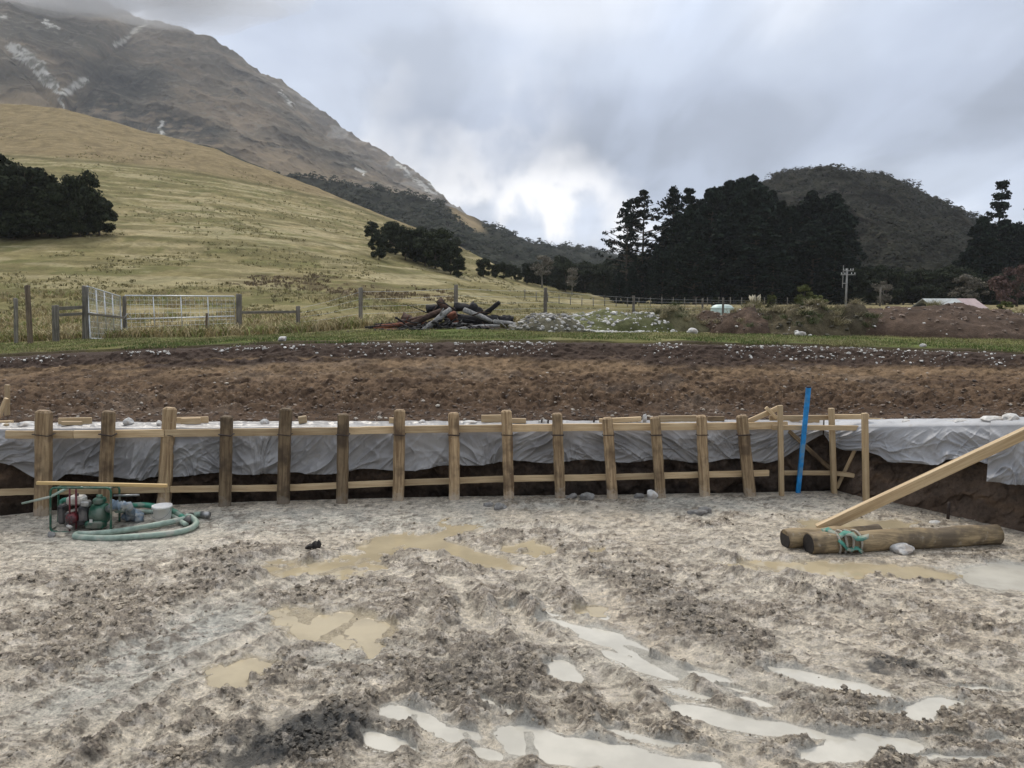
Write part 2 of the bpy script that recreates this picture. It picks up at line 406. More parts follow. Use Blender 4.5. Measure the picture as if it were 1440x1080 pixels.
def m_water(name, col, rough=.04, rip=.0015):
    m, t, b = new_mat(name); v = coords(t); n = noise(t, v, 1.8, 4, .6)
    c = mixc(t, ramp(t, n, [(.35, .0), (.65, 1.0)]), tuple(x * .8 for x in col), col)
    L(t, c, b.inputs['Base Color']); b.inputs['Roughness'].default_value = rough; b.inputs['IOR'].default_value = 1.36
    bump(t, b, noise(t, v, 9, 3, .5), rip, .5); return m
M['tan_water'] = m_water('tan_puddle_water', (.40, .335, .218))
M['pale_water'] = m_water('pale_puddle_water', (.50, .475, .41), .05)
M['post'] = m_wood('weathered_post_wood', (.37, .27, .155), (.15, .095, .048), .75, .75, (.05, .03, .018), .8, vr=(.5, 1.35), splash=True)
M['pine'] = m_wood('fresh_sawn_pine', (.56, .43, .26), (.40, .28, .15), .6, .18, (.22, .14, .08), .8)
M['pole'] = m_wood('treated_round_pole', (.27, .20, .12), (.10, .075, .045), .75, .5, (.05, .04, .025), .5)
M['farm'] = m_wood('silvered_fence_wood', (.22, .20, .165), (.09, .08, .065), .85, .4, (.05, .045, .035), .8)
M['galv'] = m_plain('galvanised_steel', (.62, .64, .65), .45, .55, .25, 30, spec=.5)

# ---------------------------------------------------------------- pit and bank layout (as functions of the photo column)
def pxt(t): return 720 + 1090 * t
def dP(px): return (0 - H) / ie(ip(px, [(-500, 770), (-100, 738), (60, 722), (320, 711), (560, 704), (860, 700), (1060, 697), (1190, 694), (1225, 703), (1280, 712), (1440, 748), (1650, 800), (1900, 860)]))
def dW(px): return dP(px) + ip(px, [(1150, .34), (1215, .16), (1900, .14)])
def zL(px): return H + ie(ip(px, [(0, 607), (300, 605), (700, 602), (1050, 601), (1220, 603), (1440, 600), (1900, 596)])) * dW(px)
def dB(px): return (zL(px) + .01 - H) / ie(ip(px, [(0, 600), (300, 598), (700, 597), (1440, 594), (1900, 590)]))
def dT(px): return ip(px, [(-400, 14.0), (0, 14.4), (1150, 14.6), (1440, 13.4), (1900, 12.4)])
def zT(px): return H + ie(ip(px, [(-400, 512), (0, 500), (200, 490), (400, 482), (720, 479), (1100, 484), (1440, 496), (1900, 508)])) * dT(px)
def zF(px): return ip(px, [(-400, 1.5), (0, 1.55), (120, 1.64), (336, 1.72), (419, 1.80), (505, 1.93), (640, 1.97), (768, 1.93), (891, 1.86), (1100, 1.80), (1440, 1.72), (1900, 1.65)])
SIL = [(-500, 60), (-200, 118), (0, 146), (85, 152), (150, 170), (300, 207), (370, 236), (440, 263), (500, 287), (560, 312), (610, 331), (650, 351), (700, 373), (740, 393), (800, 406), (860, 415), (900, 422.5), (960, 426), (1100, 427.5), (1440, 428), (1900, 428)]
_ts, _es = te([p[0] for p in SIL], [p[1] for p in SIL])
R1 = [(-500, 300), (0, 255), (500, 225), (740, 190), (900, 175), (1900, 175)]
def hill_z(X, Y):
    """height of the paddock and the grassy hill above it, Y >= bank top"""
    t = X / Y; px = pxt(t)
    zt, zf, d0 = zT(px), zF(px), dT(px)
    near = zt + (zf - zt) * ss(0, 1, (Y - d0) / (24 - d0))
    e1 = np.interp(t, _ts, _es); r1 = ip(px, R1)
    s = np.clip(np.log(np.maximum(Y, 24.0) / 24.0) / np.log(r1 / 24.0), 0, None)
    e0 = (zf - H) / 24.0
    eh = e0 + (e1 - e0) * s ** 1.28
    fl = (zf - H) / np.maximum(Y, 1) ; w = ss(820, 900, px)
    e = eh * (1 - w) + fl * w
    z = np.where(Y < 24, near, H + e * Y)
    over = Y > r1
    z = np.where(over, H + e1 * r1 - (Y - r1) * .35 * (1 - w) - .0 * w, z)
    # uneven ground, terraces and hummocks
    u = ss(30, 90, Y) * (1 - w)
    z = z + u * (fbm(X / 16, Y / 16, 3, 4) - .5) * 1.5 + ss(16, 30, Y) * (fbm(X / 3.1, Y / 3.1, 5, 4) - .5) * .28 + (fbm(X / .7, Y / .7, 6, 3) - .5) * .06
    return z
def on_hill(px, py, ymin=15.0):
    r = ray(px, py); Y = np.geomspace(ymin, 320, 1500); X = Y * (r.x / r.y); zr = H + Y * (r.z / r.y)
    zs = hill_z(X, Y); b = np.nonzero(zs >= zr)[0]
    i = b[0] if len(b) else len(Y) - 1
    return Vector((X[i], Y[i], zs[i]))
def at_y(px, Y):
    """the point of the paddock at distance Y under photo column px"""
    t = (px - 720) / F / (CT + ST * .08); X = t * Y
    return Vector((X, Y, float(hill_z(np.array([X]), np.array([Y]))[0])))

# ---------------------------------------------------------------- strokes: (x, y, rx, ry[, tilt]) ellipses in photo pixels on the pit floor
def strokes(px, py, S, soft=.45):
    m = np.zeros(px.shape)
    for s in S:
        x, y, rx, ry = s[:4]; a = math.radians(s[4]) if len(s) > 4 else 0; k = s[5] if len(s) > 5 else 1
        dx, dy = px - x, py - y
        u = (dx * math.cos(a) + dy * math.sin(a)) / rx; v = (-dx * math.sin(a) + dy * math.cos(a)) / ry
        m = np.maximum(m, k * ss(1 + soft, 1 - soft, np.sqrt(u * u + v * v)))
    return m
PUD = [   # name tone, water level, ellipses
 ('tan', -.012, [(445, 803, 48, 12, -4), (520, 782, 60, 8, -14), (585, 762, 70, 12, -8), (640, 775, 48, 9, 18), (690, 791, 36, 9, 10), (600, 750, 60, 6, -10)]),
 ('tan', -.012, [(505, 797, 20, 4)]),
 ('tan', -.014, [(435, 880, 42, 17, 10), (460, 900, 34, 10, 8), (500, 880, 44, 15, 14), (518, 906, 14, 19, -6)]),
 ('tan', -.016, [(346, 950, 40, 13, -18), (305, 945, 18, 6, -8)]),
 ('tan', -.012, [(745, 772, 26, 8, -6)]),
 ('tan', -.012, [(835, 775, 16, 4, -6)]),
 ('tan', -.012, [(1170, 802, 90, 9, 2), (1255, 806, 70, 7, 2), (1050, 795, 30, 4)]),
 ('pale', -.012, [(1415, 812, 66, 17, 3), (1500, 815, 60, 18)]),
 ('tan', -.012, [(1180, 742, 54, 8, 3), (1230, 738, 60, 6, 2)]),
 ('tan', -.014, [(822, 858, 18, 7, 5)]),
 ('pale', -.014, [(838, 869, 18, 6, 10)]),
 ('pale', -.016, [(795, 882, 30, 6, 16), (845, 897, 40, 10, 16), (885, 910, 30, 8, 14)]),
 ('pale', -.018, [(792, 945, 28, 12, 26), (772, 936, 12, 6, 40)]),
 ('pale', -.018, [(925, 940, 44, 10, 16), (975, 950, 40, 7, 10), (870, 925, 22, 5, 18)]),
 ('pale', -.016, [(1125, 953, 44, 9, 14), (1180, 968, 54, 11, 12), (1225, 975, 34, 7, 14)]),
 ('pale', -.018, [(1295, 998, 58, 11, -6), (1285, 1010, 24, 10)]),
 ('pale', -.020, [(1000, 1008, 66, 9, 14), (1070, 1024, 60, 10, 8)]),
 ('pale', -.020, [(745, 1040, 50, 15, 10), (820, 1060, 90, 18, 4), (920, 1078, 80, 14, 2)]),
 ('pale', -.018, [(1230, 1050, 66, 14, 4), (1180, 1062, 50, 12, 0)]),
 ('pale', -.014, [(760, 862, 22, 3, 12), (905, 925, 30, 3, 14), (1045, 985, 34, 4, 12), (1010, 968, 30, 3, 10), (960, 975, 26, 3, 14), (1330, 1040, 40, 4, 4), (1380, 970, 36, 3, 4), (1090, 940, 24, 3, 12), (700, 1000, 20, 4, 20), (660, 985, 16, 4, 20)]),
 ('pale', -.015, [(880, 1035, 44, 4, 12), (950, 1048, 40, 4, 8), (1150, 1035, 30, 4, 6), (1340, 1068, 50, 5, 0), (690, 1062, 30, 6, 14), (1400, 1046, 30, 4, 0)]),
 ('pale', -.014, [(590, 1012, 34, 12, 20)]),
 ('pale', -.014, [(640, 1035, 24, 10, 10)]),
 ('pale', -.014, [(545, 1046, 24, 10, 20)]),
]
RUTS = [[(610, 1079), (630, 950), (655, 860)], [(930, 1079), (850, 970), (770, 900), (700, 850)], [(1120, 1079), (990, 990), (880, 930)], [(1440, 880), (1280, 840), (1120, 800), (1000, 770)], [(1440, 910), (1270, 865), (1090, 815), (960, 780)], [(0, 860), (180, 800), (350, 760)], [(0, 960), (180, 890), (330, 830), (480, 790)], [(60, 1079), (220, 975), (400, 880)], [(900, 760), (760, 745), (600, 735)], [(700, 1079), (690, 900), (640, 830), (600, 790)], [(1060, 1079), (930, 960), (800, 880), (740, 830)], [(1200, 1079), (1060, 980), (900, 900), (800, 800)], [(1440, 1040), (1250, 960), (1000, 850), (850, 770)], [(1440, 960), (1250, 890), (1050, 820)], [(0, 1000), (200, 900), (380, 820), (560, 760)], [(0, 900), (200, 830), (420, 780)], [(150, 1079), (300, 960), (470, 870)], [(520, 1079), (560, 960), (600, 850)], [(330, 1079), (430, 960), (520, 880)], [(800, 1079), (770, 960), (720, 860)], [(1330, 1079), (1150, 990), (960, 920)]]
ROUGH = [(860, 800, 90, 18, 30), (900, 830, 110, 28, 32), (1000, 880, 100, 26, 34), (1075, 915, 70, 18, 25), (960, 850, 130, 30, 30), (820, 790, 60, 14, 20),
 (470, 840, 120, 11, -14), (420, 850, 60, 16, -25), (660, 805, 90, 14, 5, .7), (590, 775, 40, 9, -10), (700, 760, 60, 9, 12, .8), (560, 795, 40, 7),
 (180, 860, 190, 40, -12, .8), (330, 800, 60, 22, -15), (250, 840, 130, 22, -10), (120, 820, 100, 16, -6, .8), (60, 900, 120, 30, -8, .8), (120, 940, 130, 22, -10, .7),
 (640, 900, 120, 55, 0, .9), (680, 960, 120, 45, 0, 1), (690, 860, 90, 28, 0, .9), (620, 940, 80, 50, 0, .9), (790, 980, 60, 30, 30, .9), (740, 1010, 50, 20, 10),
 (1180, 1008, 105, 22, 6, 1.3), (1230, 1015, 44, 24, 8, 1.5), (1130, 1000, 60, 16, 0, 1.2), (1270, 940, 44, 9, 4, 1.3), (1310, 952, 40, 6, 3, 1.1), (1260, 1076, 44, 20, 0, 1.4),
 (1200, 790, 60, 6, 4, .9), (1300, 818, 60, 8, 4, 1), (1385, 775, 60, 8, 0, .8), (1060, 805, 50, 6, 8, .8), (1150, 860, 120, 22, 5, .55), (1350, 900, 120, 24, 4, .6), (1390, 1010, 80, 40, 0, .55),
 (930, 985, 60, 14, 24, .9), (880, 1010, 60, 20, 30, .8), (960, 1040, 80, 16, 14, .8), (1090, 1060, 60, 20, 0, .7), (420, 1050, 130, 40, -8, 1.1), (300, 1060, 80, 30, 0, .9), (150, 1050, 150, 34, -10, .7),
 (1000, 730, 60, 8, 0, .9), (820, 705, 60, 6, 0, .7), (700, 713, 30, 5, 0, .9), (350, 980, 120, 20, -14, .5), (480, 985, 100, 30, 0, .6), (500, 950, 80, 30, 0, .5)]
DARK = [(440, 1040, 110, 34, -10, 1), (380, 1064, 80, 24, -6, 1), (1250, 942, 38, 8, 5, .9), (1320, 954, 40, 5, 3, .6), (680, 960, 110, 50, 0, .35), (940, 720, 90, 8, 0, .35), (960, 860, 130, 30, 30, .3), (330, 805, 50, 18, -15, .3)]
SMOOTH = [(260, 900, 120, 24, -22), (190, 955, 140, 26, -20), (370, 880, 60, 16, -25), (130, 1000, 100, 26, -20, .7), (600, 725, 400, 14, 0, .8), (200, 760, 220, 18, 0, .8), (1000, 715, 200, 12, 0, .7), (1150, 930, 160, 20, 10, .4), (1020, 980, 120, 20, 14, .6), (860, 940, 90, 18, 20, .5)]
GREEN = [(250, 905, 150, 34, -20, .9), (160, 965, 150, 30, -18, .7), (400, 735, 420, 16, 0, .75), (900, 712, 300, 14, 0, .8), (330, 872, 80, 26, -10, .6), (130, 760, 140, 26, 0, .5), (480, 930, 90, 30, 0, .5), (1000, 965, 200, 24, 12, .35)]
def mud_fields(X, Y):
    px, py = proj(X, Y, 0 * X)
    w = (fbm(X * 2.3, Y * 2.3, 1, 4) - .5); w2 = (fbm(X * 6, Y * 6, 4, 4) - .5)
    qx, qy = px + w * 110 + w2 * 50, py + w2 * 16 + (fbm(X * 2.3, Y * 2.3, 8, 4) - .5) * 30
    rough = strokes(qx, qy, ROUGH, .75); smooth = strokes(qx, qy, SMOOTH, .6)
    nA = fbm(X * 1.1, Y * 1.6, 9, 4); nB = fbm(X * 3.2, Y * 4.6, 12, 4); nC = fbm(X * 9, Y * 13, 14, 3)
    rough = rough * (.35 + 1.3 * ss(.30, .62, nB * .6 + nC * .4)) + .50 * ss(.40, .66, nA * .5 + nB * .5)
    rough = np.clip(rough, .24, 1.4) * (1 - .55 * smooth)
    pm = np.zeros(px.shape); lv = np.zeros(px.shape); pale = np.zeros(px.shape)
    ax, ay = px + w * 60 + w2 * 60, py + w2 * 16 + w * 8
    masks = []
    for tone, z, E in PUD:
        m = strokes(ax, ay, E, .5); masks.append(m); b = m > pm; pm = np.where(b, m, pm); lv = np.where(b, -.016 if tone == 'pale' else -.013, lv); pale = np.where(b, float(tone == 'pale'), pale)
    near = np.maximum(ss(.02, .35, pm), ss(0, .75, np.max([strokes(ax, ay, E, .95) for _, _, E in PUD], axis=0)) * .8); rough = rough * (1 - .8 * near)
    h = (fbm(X * .9, Y * .9, 2, 4) - .40) * .05 + .014 + rough * (.010 + .045 * np.clip(nB - .3, 0, 1) * .6)
    # clods pressed up by the digger tracks, four sizes
    for f, a, s in ((8, .011, 0), (15, .014, 3), (27, .012, 6), (50, .008, 9)):
        d, v = worley(X * f + w * f * .18, Y * f * 1.3 + w2 * f * .08, s)
        thr = 1.02 - np.clip(rough, 0, 1.1) * (.62 if f < 10 else .85)
        k = ss(thr, thr + .2, v) * (.4 + .9 * v)
        h = h + a * k * np.sqrt(np.clip(1 - (d / .6) ** 2, 0, 1)) * (.45 + .6 * rough)
    # track-plate ridges and drag marks
    tr = ss(560, 640, px) * ss(800, 740, px) * ss(820, 860, py)
    h = h + tr * .012 * np.sin(Y * 38 + 7 * w + X * 2) * (.5 + w2)
    h = h + (ridged(X * 7, Y * 14, 7, 4) - .4) * .020 * (.5 + rough * .7) * (1 - .55 * smooth) * (1 - .6 * near) + (fbm(X * 30, Y * 42, 11, 3) - .5) * .016 * (1 - .5 * near)
    for pts in RUTS:
        g_ = [G(x_, y_) for x_, y_ in pts]; dd = np.full(X.shape, 9.0)
        for p0, p1 in zip(g_[:-1], g_[1:]):
            ex, ey = p1.x - p0.x, p1.y - p0.y; u_ = np.clip(((X - p0.x) * ex + (Y - p0.y) * ey) / (ex * ex + ey * ey), 0, 1); dd = np.minimum(dd, np.hypot(X - p0.x - u_ * ex, Y - p0.y - u_ * ey))
        dd = np.abs(dd + w * .12 + w2 * .05); br_ = .35 + .65 * ss(.35, .6, vn(X * .8 + 3, Y * .8, 6))
        h = h + br_ * (1 - .5 * near) * (-.034 * np.exp(-(dd / .12) ** 2) * (1 + .5 * np.sin((X + Y * 1.7) * 26)) + (.024 + .04 * nC) * np.exp(-((dd - .20) / .06) ** 2))
        rough = rough * (1 - .8 * np.exp(-(dd / .12) ** 2) * br_)
        rough = np.maximum(rough, np.exp(-((dd - .20) / .07) ** 2) * .75 * br_ * (nC + .25) * (1 - near)); smooth = np.maximum(smooth, .6 * np.exp(-(dd / .1) ** 2))
    ruts = np.sin((X * .85 + Y * .55) * 3.1 + 3 * w); h = h + .012 * ruts * ss(760, 860, px) * ss(860, 900, py)
    lv = lv + .018; hp = np.clip(h, .003, None) * (1 - .72 * near)
    hp = hp * .78
    flat = strokes(px, py, [(120, 735, 110, 26), (230, 735, 80, 24), (1250, 765, 190, 22)], .35); hp = hp * (1 - .85 * flat)
    k = ss(.18, .55, pm); h = hp * (1 - k) + (lv - .008 + hp * .85) * k
    rim = ss(.02, .12, pm) * ss(.34, .16, pm); h = h * (1 - rim) + np.maximum(h, lv + .005 + .008 * nC) * rim
    return px, py, h, rough, smooth, pm, pale, masks
def build_mud():
    nr, nc = 640, 1250
    T = np.linspace(-.98, .98, nc); pxc = pxt(T); d1 = dP(pxc) + .16
    k = np.linspace(0, 1, nr)[:, None]
    Y = 1 / (1 / 2.6 * (1 - k) + 1 / d1[None, :] * k); X = Y * T[None, :] * np.ones_like(Y)
    px, py, h, rough, smooth, pm, pale, masks = mud_fields(X, Y)
    h = h * ss(0, .5, (d1[None, :] - Y)) * .8 + h * .2
    n1 = fbm(X * 1.7, Y * 2.2, 12, 5); n2 = fbm(X * 9, Y * 12, 13, 4)
    c = np.array([.555, .49, .388])[None, None] * np.ones(X.shape + (1,))
    c = c * (1 + .24 * (n1 - .5)[..., None] * 2)
    green = strokes(px + 60 * (n1 - .5), py + 20 * (n2 - .5), GREEN, .7)[..., None]
    c = c * (1 - green * .75) + np.array([.35, .365, .335]) * green * .75
    yel = ss(.55, .75, fbm(X * .8 + 9, Y * .8, 10, 3))[..., None] * .4
    c = c * (1 - yel) + np.array([.46, .375, .27]) * yel
    rg = np.clip(rough, 0, 1.1)[..., None]
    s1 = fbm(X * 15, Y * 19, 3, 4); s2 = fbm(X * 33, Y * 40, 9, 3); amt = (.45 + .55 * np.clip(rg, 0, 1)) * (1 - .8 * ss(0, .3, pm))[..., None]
    c = c * (1 - amt * .82 * ss(.50, .68, s1 * .6 + s2 * .4)[..., None]) * (1 + amt * .28 * ss(.46, .34, s1 * .6 + s2 * .4)[..., None])  # speckle paints deep clod shading and light glints into the colour
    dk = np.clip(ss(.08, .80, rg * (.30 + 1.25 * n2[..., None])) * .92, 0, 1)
    c = c * (1 - dk * .8) + np.array([.165, .132, .094]) * dk * .8  # rough clods darker: wet soil plus their own shade put into the colour
    sp = ss(.56, .66, fbm(X * 14, Y * 26, 15, 4))[..., None] * .75 * ss(.05, .3, rg); c = c * (1 - sp) + np.array([.12, .095, .07]) * sp  # dark specks, then light ones below: small shadows and wet highlights painted in
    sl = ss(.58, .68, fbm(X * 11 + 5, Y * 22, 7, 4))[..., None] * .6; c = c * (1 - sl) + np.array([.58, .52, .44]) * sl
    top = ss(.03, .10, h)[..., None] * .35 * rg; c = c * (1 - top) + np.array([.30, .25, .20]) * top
    bl = (strokes(px + 60 * (n1 - .5), py + 30 * (n2 - .5), DARK, .5) * ss(.3, .5, n2 * .5 + n1 * .5))[..., None]
    c = c * (1 - bl * .9) + np.array([.035, .037, .036]) * bl * .9
    wetr = np.clip(.55 + .5 * rg[..., 0] - .55 * ss(.02, .3, pm) - .25 * ss(.5, .7, n1), .16, 1.3)
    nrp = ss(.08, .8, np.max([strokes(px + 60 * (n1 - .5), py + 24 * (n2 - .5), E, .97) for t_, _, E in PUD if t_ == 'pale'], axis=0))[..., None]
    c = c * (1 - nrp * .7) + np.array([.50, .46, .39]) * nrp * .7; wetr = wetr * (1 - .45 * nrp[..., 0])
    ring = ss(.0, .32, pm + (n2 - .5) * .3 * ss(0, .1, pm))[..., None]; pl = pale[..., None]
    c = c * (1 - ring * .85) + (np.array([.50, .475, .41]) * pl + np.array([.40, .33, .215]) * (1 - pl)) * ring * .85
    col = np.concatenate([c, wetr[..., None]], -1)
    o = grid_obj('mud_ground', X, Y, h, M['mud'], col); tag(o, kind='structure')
    for z_i, ((tone, z, E), m) in enumerate(zip(PUD, masks)):
        z = (-.016 if tone == 'pale' else -.013) + .018 + z_i * .0001
        mk = m > .12
        if mk.sum() < 8: continue
        ii = np.nonzero(mk); r0, r1, c0, c1 = ii[0].min(), ii[0].max() + 1, ii[1].min(), ii[1].max() + 1
        st = 2
        w = grid_obj('puddle_water', X[r0:r1 + 1:st, c0:c1 + 1:st], Y[r0:r1 + 1:st, c0:c1 + 1:st], np.full_like(X[r0:r1 + 1:st, c0:c1 + 1:st], z), M[tone + '_water'], mask=mk[r0:r1 + 1:st, c0:c1 + 1:st])
        tag(w, kind='structure')
    # loose lumps lying on top
    n = 90000; pxr = RS.uniform(-60, 1500, n); pyr = RS.uniform(700, 1110, n)
    P = []
    v = (540 - pyr) / F; rz = -ST + v * CT; ry = CT + v * ST; s = -H / rz; Xr = (pxr - 720) / F * s; Yr = ry * s
    px, py, h, rough, smooth, pm, pale, _ = mud_fields(Xr, Yr)
    d, vv = worley(Xr * 1.3, Yr * 1.3, 9)
    keep = (RS.rand(n) < np.clip(rough, 0, 1.3) ** 1.5 * .34 + .02) & (Yr < dP(px) + .0)
    keep &= ~((pm > .35) & (RS.rand(n) < .86))
    Xr, Yr, h, rough, px, py = Xr[keep], Yr[keep], h[keep], rough[keep], px[keep], py[keep]
    rad = (.003 + .015 * RS.rand(len(Xr)) ** 4 * (.3 + rough)) * ip(Yr, [(4, .8), (10, 1.2)])
    c = np.array([.25, .21, .155])[None] * (.45 + 1.05 * RS.rand(len(Xr), 1))
    bl = strokes(px, py, DARK, .5)[:, None]; c = c * (1 - bl * .85)
    P = np.stack([Xr, Yr, h + rad * .25], -1)
    o = scatter_lumps('mud_clods', P, rad, M['clod'], sub=1, col=c, smooth=False, spread=.7)
    tag(o, 'countless small grey brown lumps of churned mud over the pit floor', 'mud clods', kind='stuff')
build_mud()

def build_bank():
    nc = 1300; T = np.linspace(-1.0, 1.0, nc); px = pxt(T)
    p, w, b, tt, zl, zt = dP(px), dW(px), dB(px), dT(px), zL(px), zT(px)
    side = ss(1140, 1215, px)          # right of the corner the soil face comes down to the floor without a trench
    fo = ip(px, [(1150, .06), (1240, .30), (1500, .45)])
    st = [  # (Y, z, number of rows up to the next station)
      (p + .12, -.03 + 0 * p, 4), (p + .17 - .03 * side, -.34 + .26 * side, 5), (w - .02, -.34 + .30 * side, 50),
      (w + fo, zl - .08, 6), (w + fo + .07, zl - .01, 12), (b + .3 * fo, zl + .01, 10), (b + .35 * fo + .12, zl + .07, 100),
      (tt - .55, zt - .30, 24), (tt - .10, zt - .06, 8), (tt + .12, zt - .03, 8), (tt + 1.2, zt - .22, 0)]
    Ys, Zs, U = [], [], []
    for i in range(len(st) - 1):
        for k in range(st[i][2]):
            f = k / st[i][2]; g = f
            Ys.append(st[i][0] * (1 - f) + st[i + 1][0] * f); zz = st[i][1] * (1 - f) + st[i + 1][1] * f
            if i == 6: zz = zz - .10 * math.sin(math.pi * f)    # hollow profile of the batter
            Zs.append(zz); U.append(i + f + 0 * p)
    Y, Z, U = np.array(Ys), np.array(Zs), np.array(U); X = Y * T[None]
    bat = ss(6.0, 6.4, U) * ss(8.6, 7.8, U); face = ss(1.8, 2.2, U) * ss(3.0, 2.8, U)
    q = U * 5
    n = fbm(X * 1.4, (Y + Z) * 1.2, 3, 5) - .5; n2 = fbm(X * 5, Y * 5 + Z * 5, 6, 5) - .5; n3 = ridged(X * 2.6, (Y + Z) * 3.4, 8, 4) - .4
    low = ss(7.0, 6.15, U) * ss(5.9, 6.1, U)
    Y = Y + bat * (n * .14 + n2 * .11 * (1 + low * 1.6)) + face * (n2 * .30 + n3 * .12) 
    Z = Z + bat * (n * .07 + n2 * .10 * (1 + low * 1.5)) + bat * low * .07 * (n3 + .1) + (1 - bat) * (1 - face) * n2 * .05 * ss(0, .5, U) + face * n2 * .06
    lump = worley(X * 6, Y * 6, 5)[0]; Z = Z + (bat * (.5 + low) + face) * .04 * ss(.5, .1, lump)
    n4 = fbm(X * 13, Y * 11 + Z * 11, 2, 4) - .5; Z = Z + (bat * (.6 + low) + face) * n4 * .06; Y = Y - (bat + face) * n4 * .08
    h = np.clip((Z - zl) / (zt - zl), 0, 1)
    nn = fbm(X * .9, q * 1.0, 11, 5); fine = fbm(X * 7, (Y + Z) * 7, 13, 5)
    brown = np.array([.14, .092, .056]); ora = np.array([.205, .138, .080]); darkb = np.array([.075, .047, .030]); tops = np.array([.060, .041, .031]); greyt = np.array([.12, .095, .075])
    c = brown * np.ones(X.shape + (1,))
    def mx(c, a, k): k = np.clip(k, 0, 1)[..., None]; return c * (1 - k) + a * k
    hb = h + (nn - .5) * .30
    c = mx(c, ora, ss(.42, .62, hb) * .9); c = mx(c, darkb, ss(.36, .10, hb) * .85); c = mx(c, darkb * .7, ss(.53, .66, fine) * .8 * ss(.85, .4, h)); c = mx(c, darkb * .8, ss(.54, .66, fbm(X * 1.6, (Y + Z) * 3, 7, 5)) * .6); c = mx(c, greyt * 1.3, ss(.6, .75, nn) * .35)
    c = mx(c, tops, ss(.64, .76, h + (fbm(X * .6, q * 1.5, 4, 3) - .5) * .26)); c = mx(c, greyt, ss(.93, 1.0, h) * .55 * ss(.4, .6, fine))
    c = mx(c, np.array([.075, .052, .036]) + np.maximum(side, .7 * ss(620, 900, px))[..., None] * .035, face * (1 - .5 * ss(.5, .7, fine)) * .9); c = mx(c, np.array([.16, .105, .065]), face * ss(.55, .7, nn) * .5 + side * face * .35)
    c = mx(c, np.array([.022, .018, .015]), ss(2.5, 2.05, U) * .93 * (1 - .85 * side))  # dark trench soil, with shade of the gap under the sheet painted in
    g = ss(9.15, 9.5, U + (fine - .5) * 1.1); c = mx(c, np.array([.085, .11, .035]), g)
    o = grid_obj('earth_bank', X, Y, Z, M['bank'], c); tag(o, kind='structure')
    # loose soil lumps on the batter
    k = 12000; r = RS.randint(62, 205, k); j = RS.randint(0, nc, k); r = np.clip((62 + (r - 62) * RS.rand(k) ** .7).astype(int), 0, X.shape[0] - 1)
    P = np.stack([X[r, j], Y[r, j], Z[r, j]], -1); rad = .008 + .028 * RS.rand(k) ** 3
    cc = c[r, j] * (.7 + .8 * RS.rand(k, 1)); l = RS.rand(k) < .06; cc[l] = [.36, .32, .26]
    tag(scatter_lumps('soil_crumbs', P, rad, M['clod'], 0, 5, col=cc), 'loose brown crumbs of soil lying on the cut bank', 'soil crumbs', kind='stuff')
    # white gravel spilt along the lip
    k = 2200; pxs = RS.uniform(-120, 1560, k); dens = .20 + .8 * ss(430, 560, pxs) * ss(1500, 1250, pxs) + .3 * (pxs < 420); keep = (RS.rand(k) < dens) & (vn(pxs / 34, 0 * pxs, 2) > .30); pxs = pxs[keep]
    t = (pxs - 720) / 1090; d = dT(pxs); off = np.where(pxs < 430, -.12 + RS.randn(len(pxs)) * .05, -.45 + RS.rand(len(pxs)) * .75)
    y = d + off; rows = Y; jj = np.clip(((t + 1) / 2 * (nc - 1)).astype(int), 0, nc - 1)
    z = np.array([np.interp(yy, Y[150:, q_], Z[150:, q_]) for yy, q_ in zip(y, jj)])
    P = np.stack([t * y, y, z + .004], -1); rad = .006 + .022 * RS.rand(len(y)) ** 3
    cc = np.array([.70, .68, .63])[None] * (.55 + .5 * RS.rand(len(y), 1))
    tag(scatter_lumps('lip_gravel', P, rad, M['stone'], 1, 8, col=cc), 'white gravel spilt along the dark lip of the bank', 'gravel', kind='stuff')
    return X, Y, Z
M['stone'] = m_ground('pale_stone', 30, .3, .85, .01, 60, spec=.3)
BX, BY, BZ = build_bank()

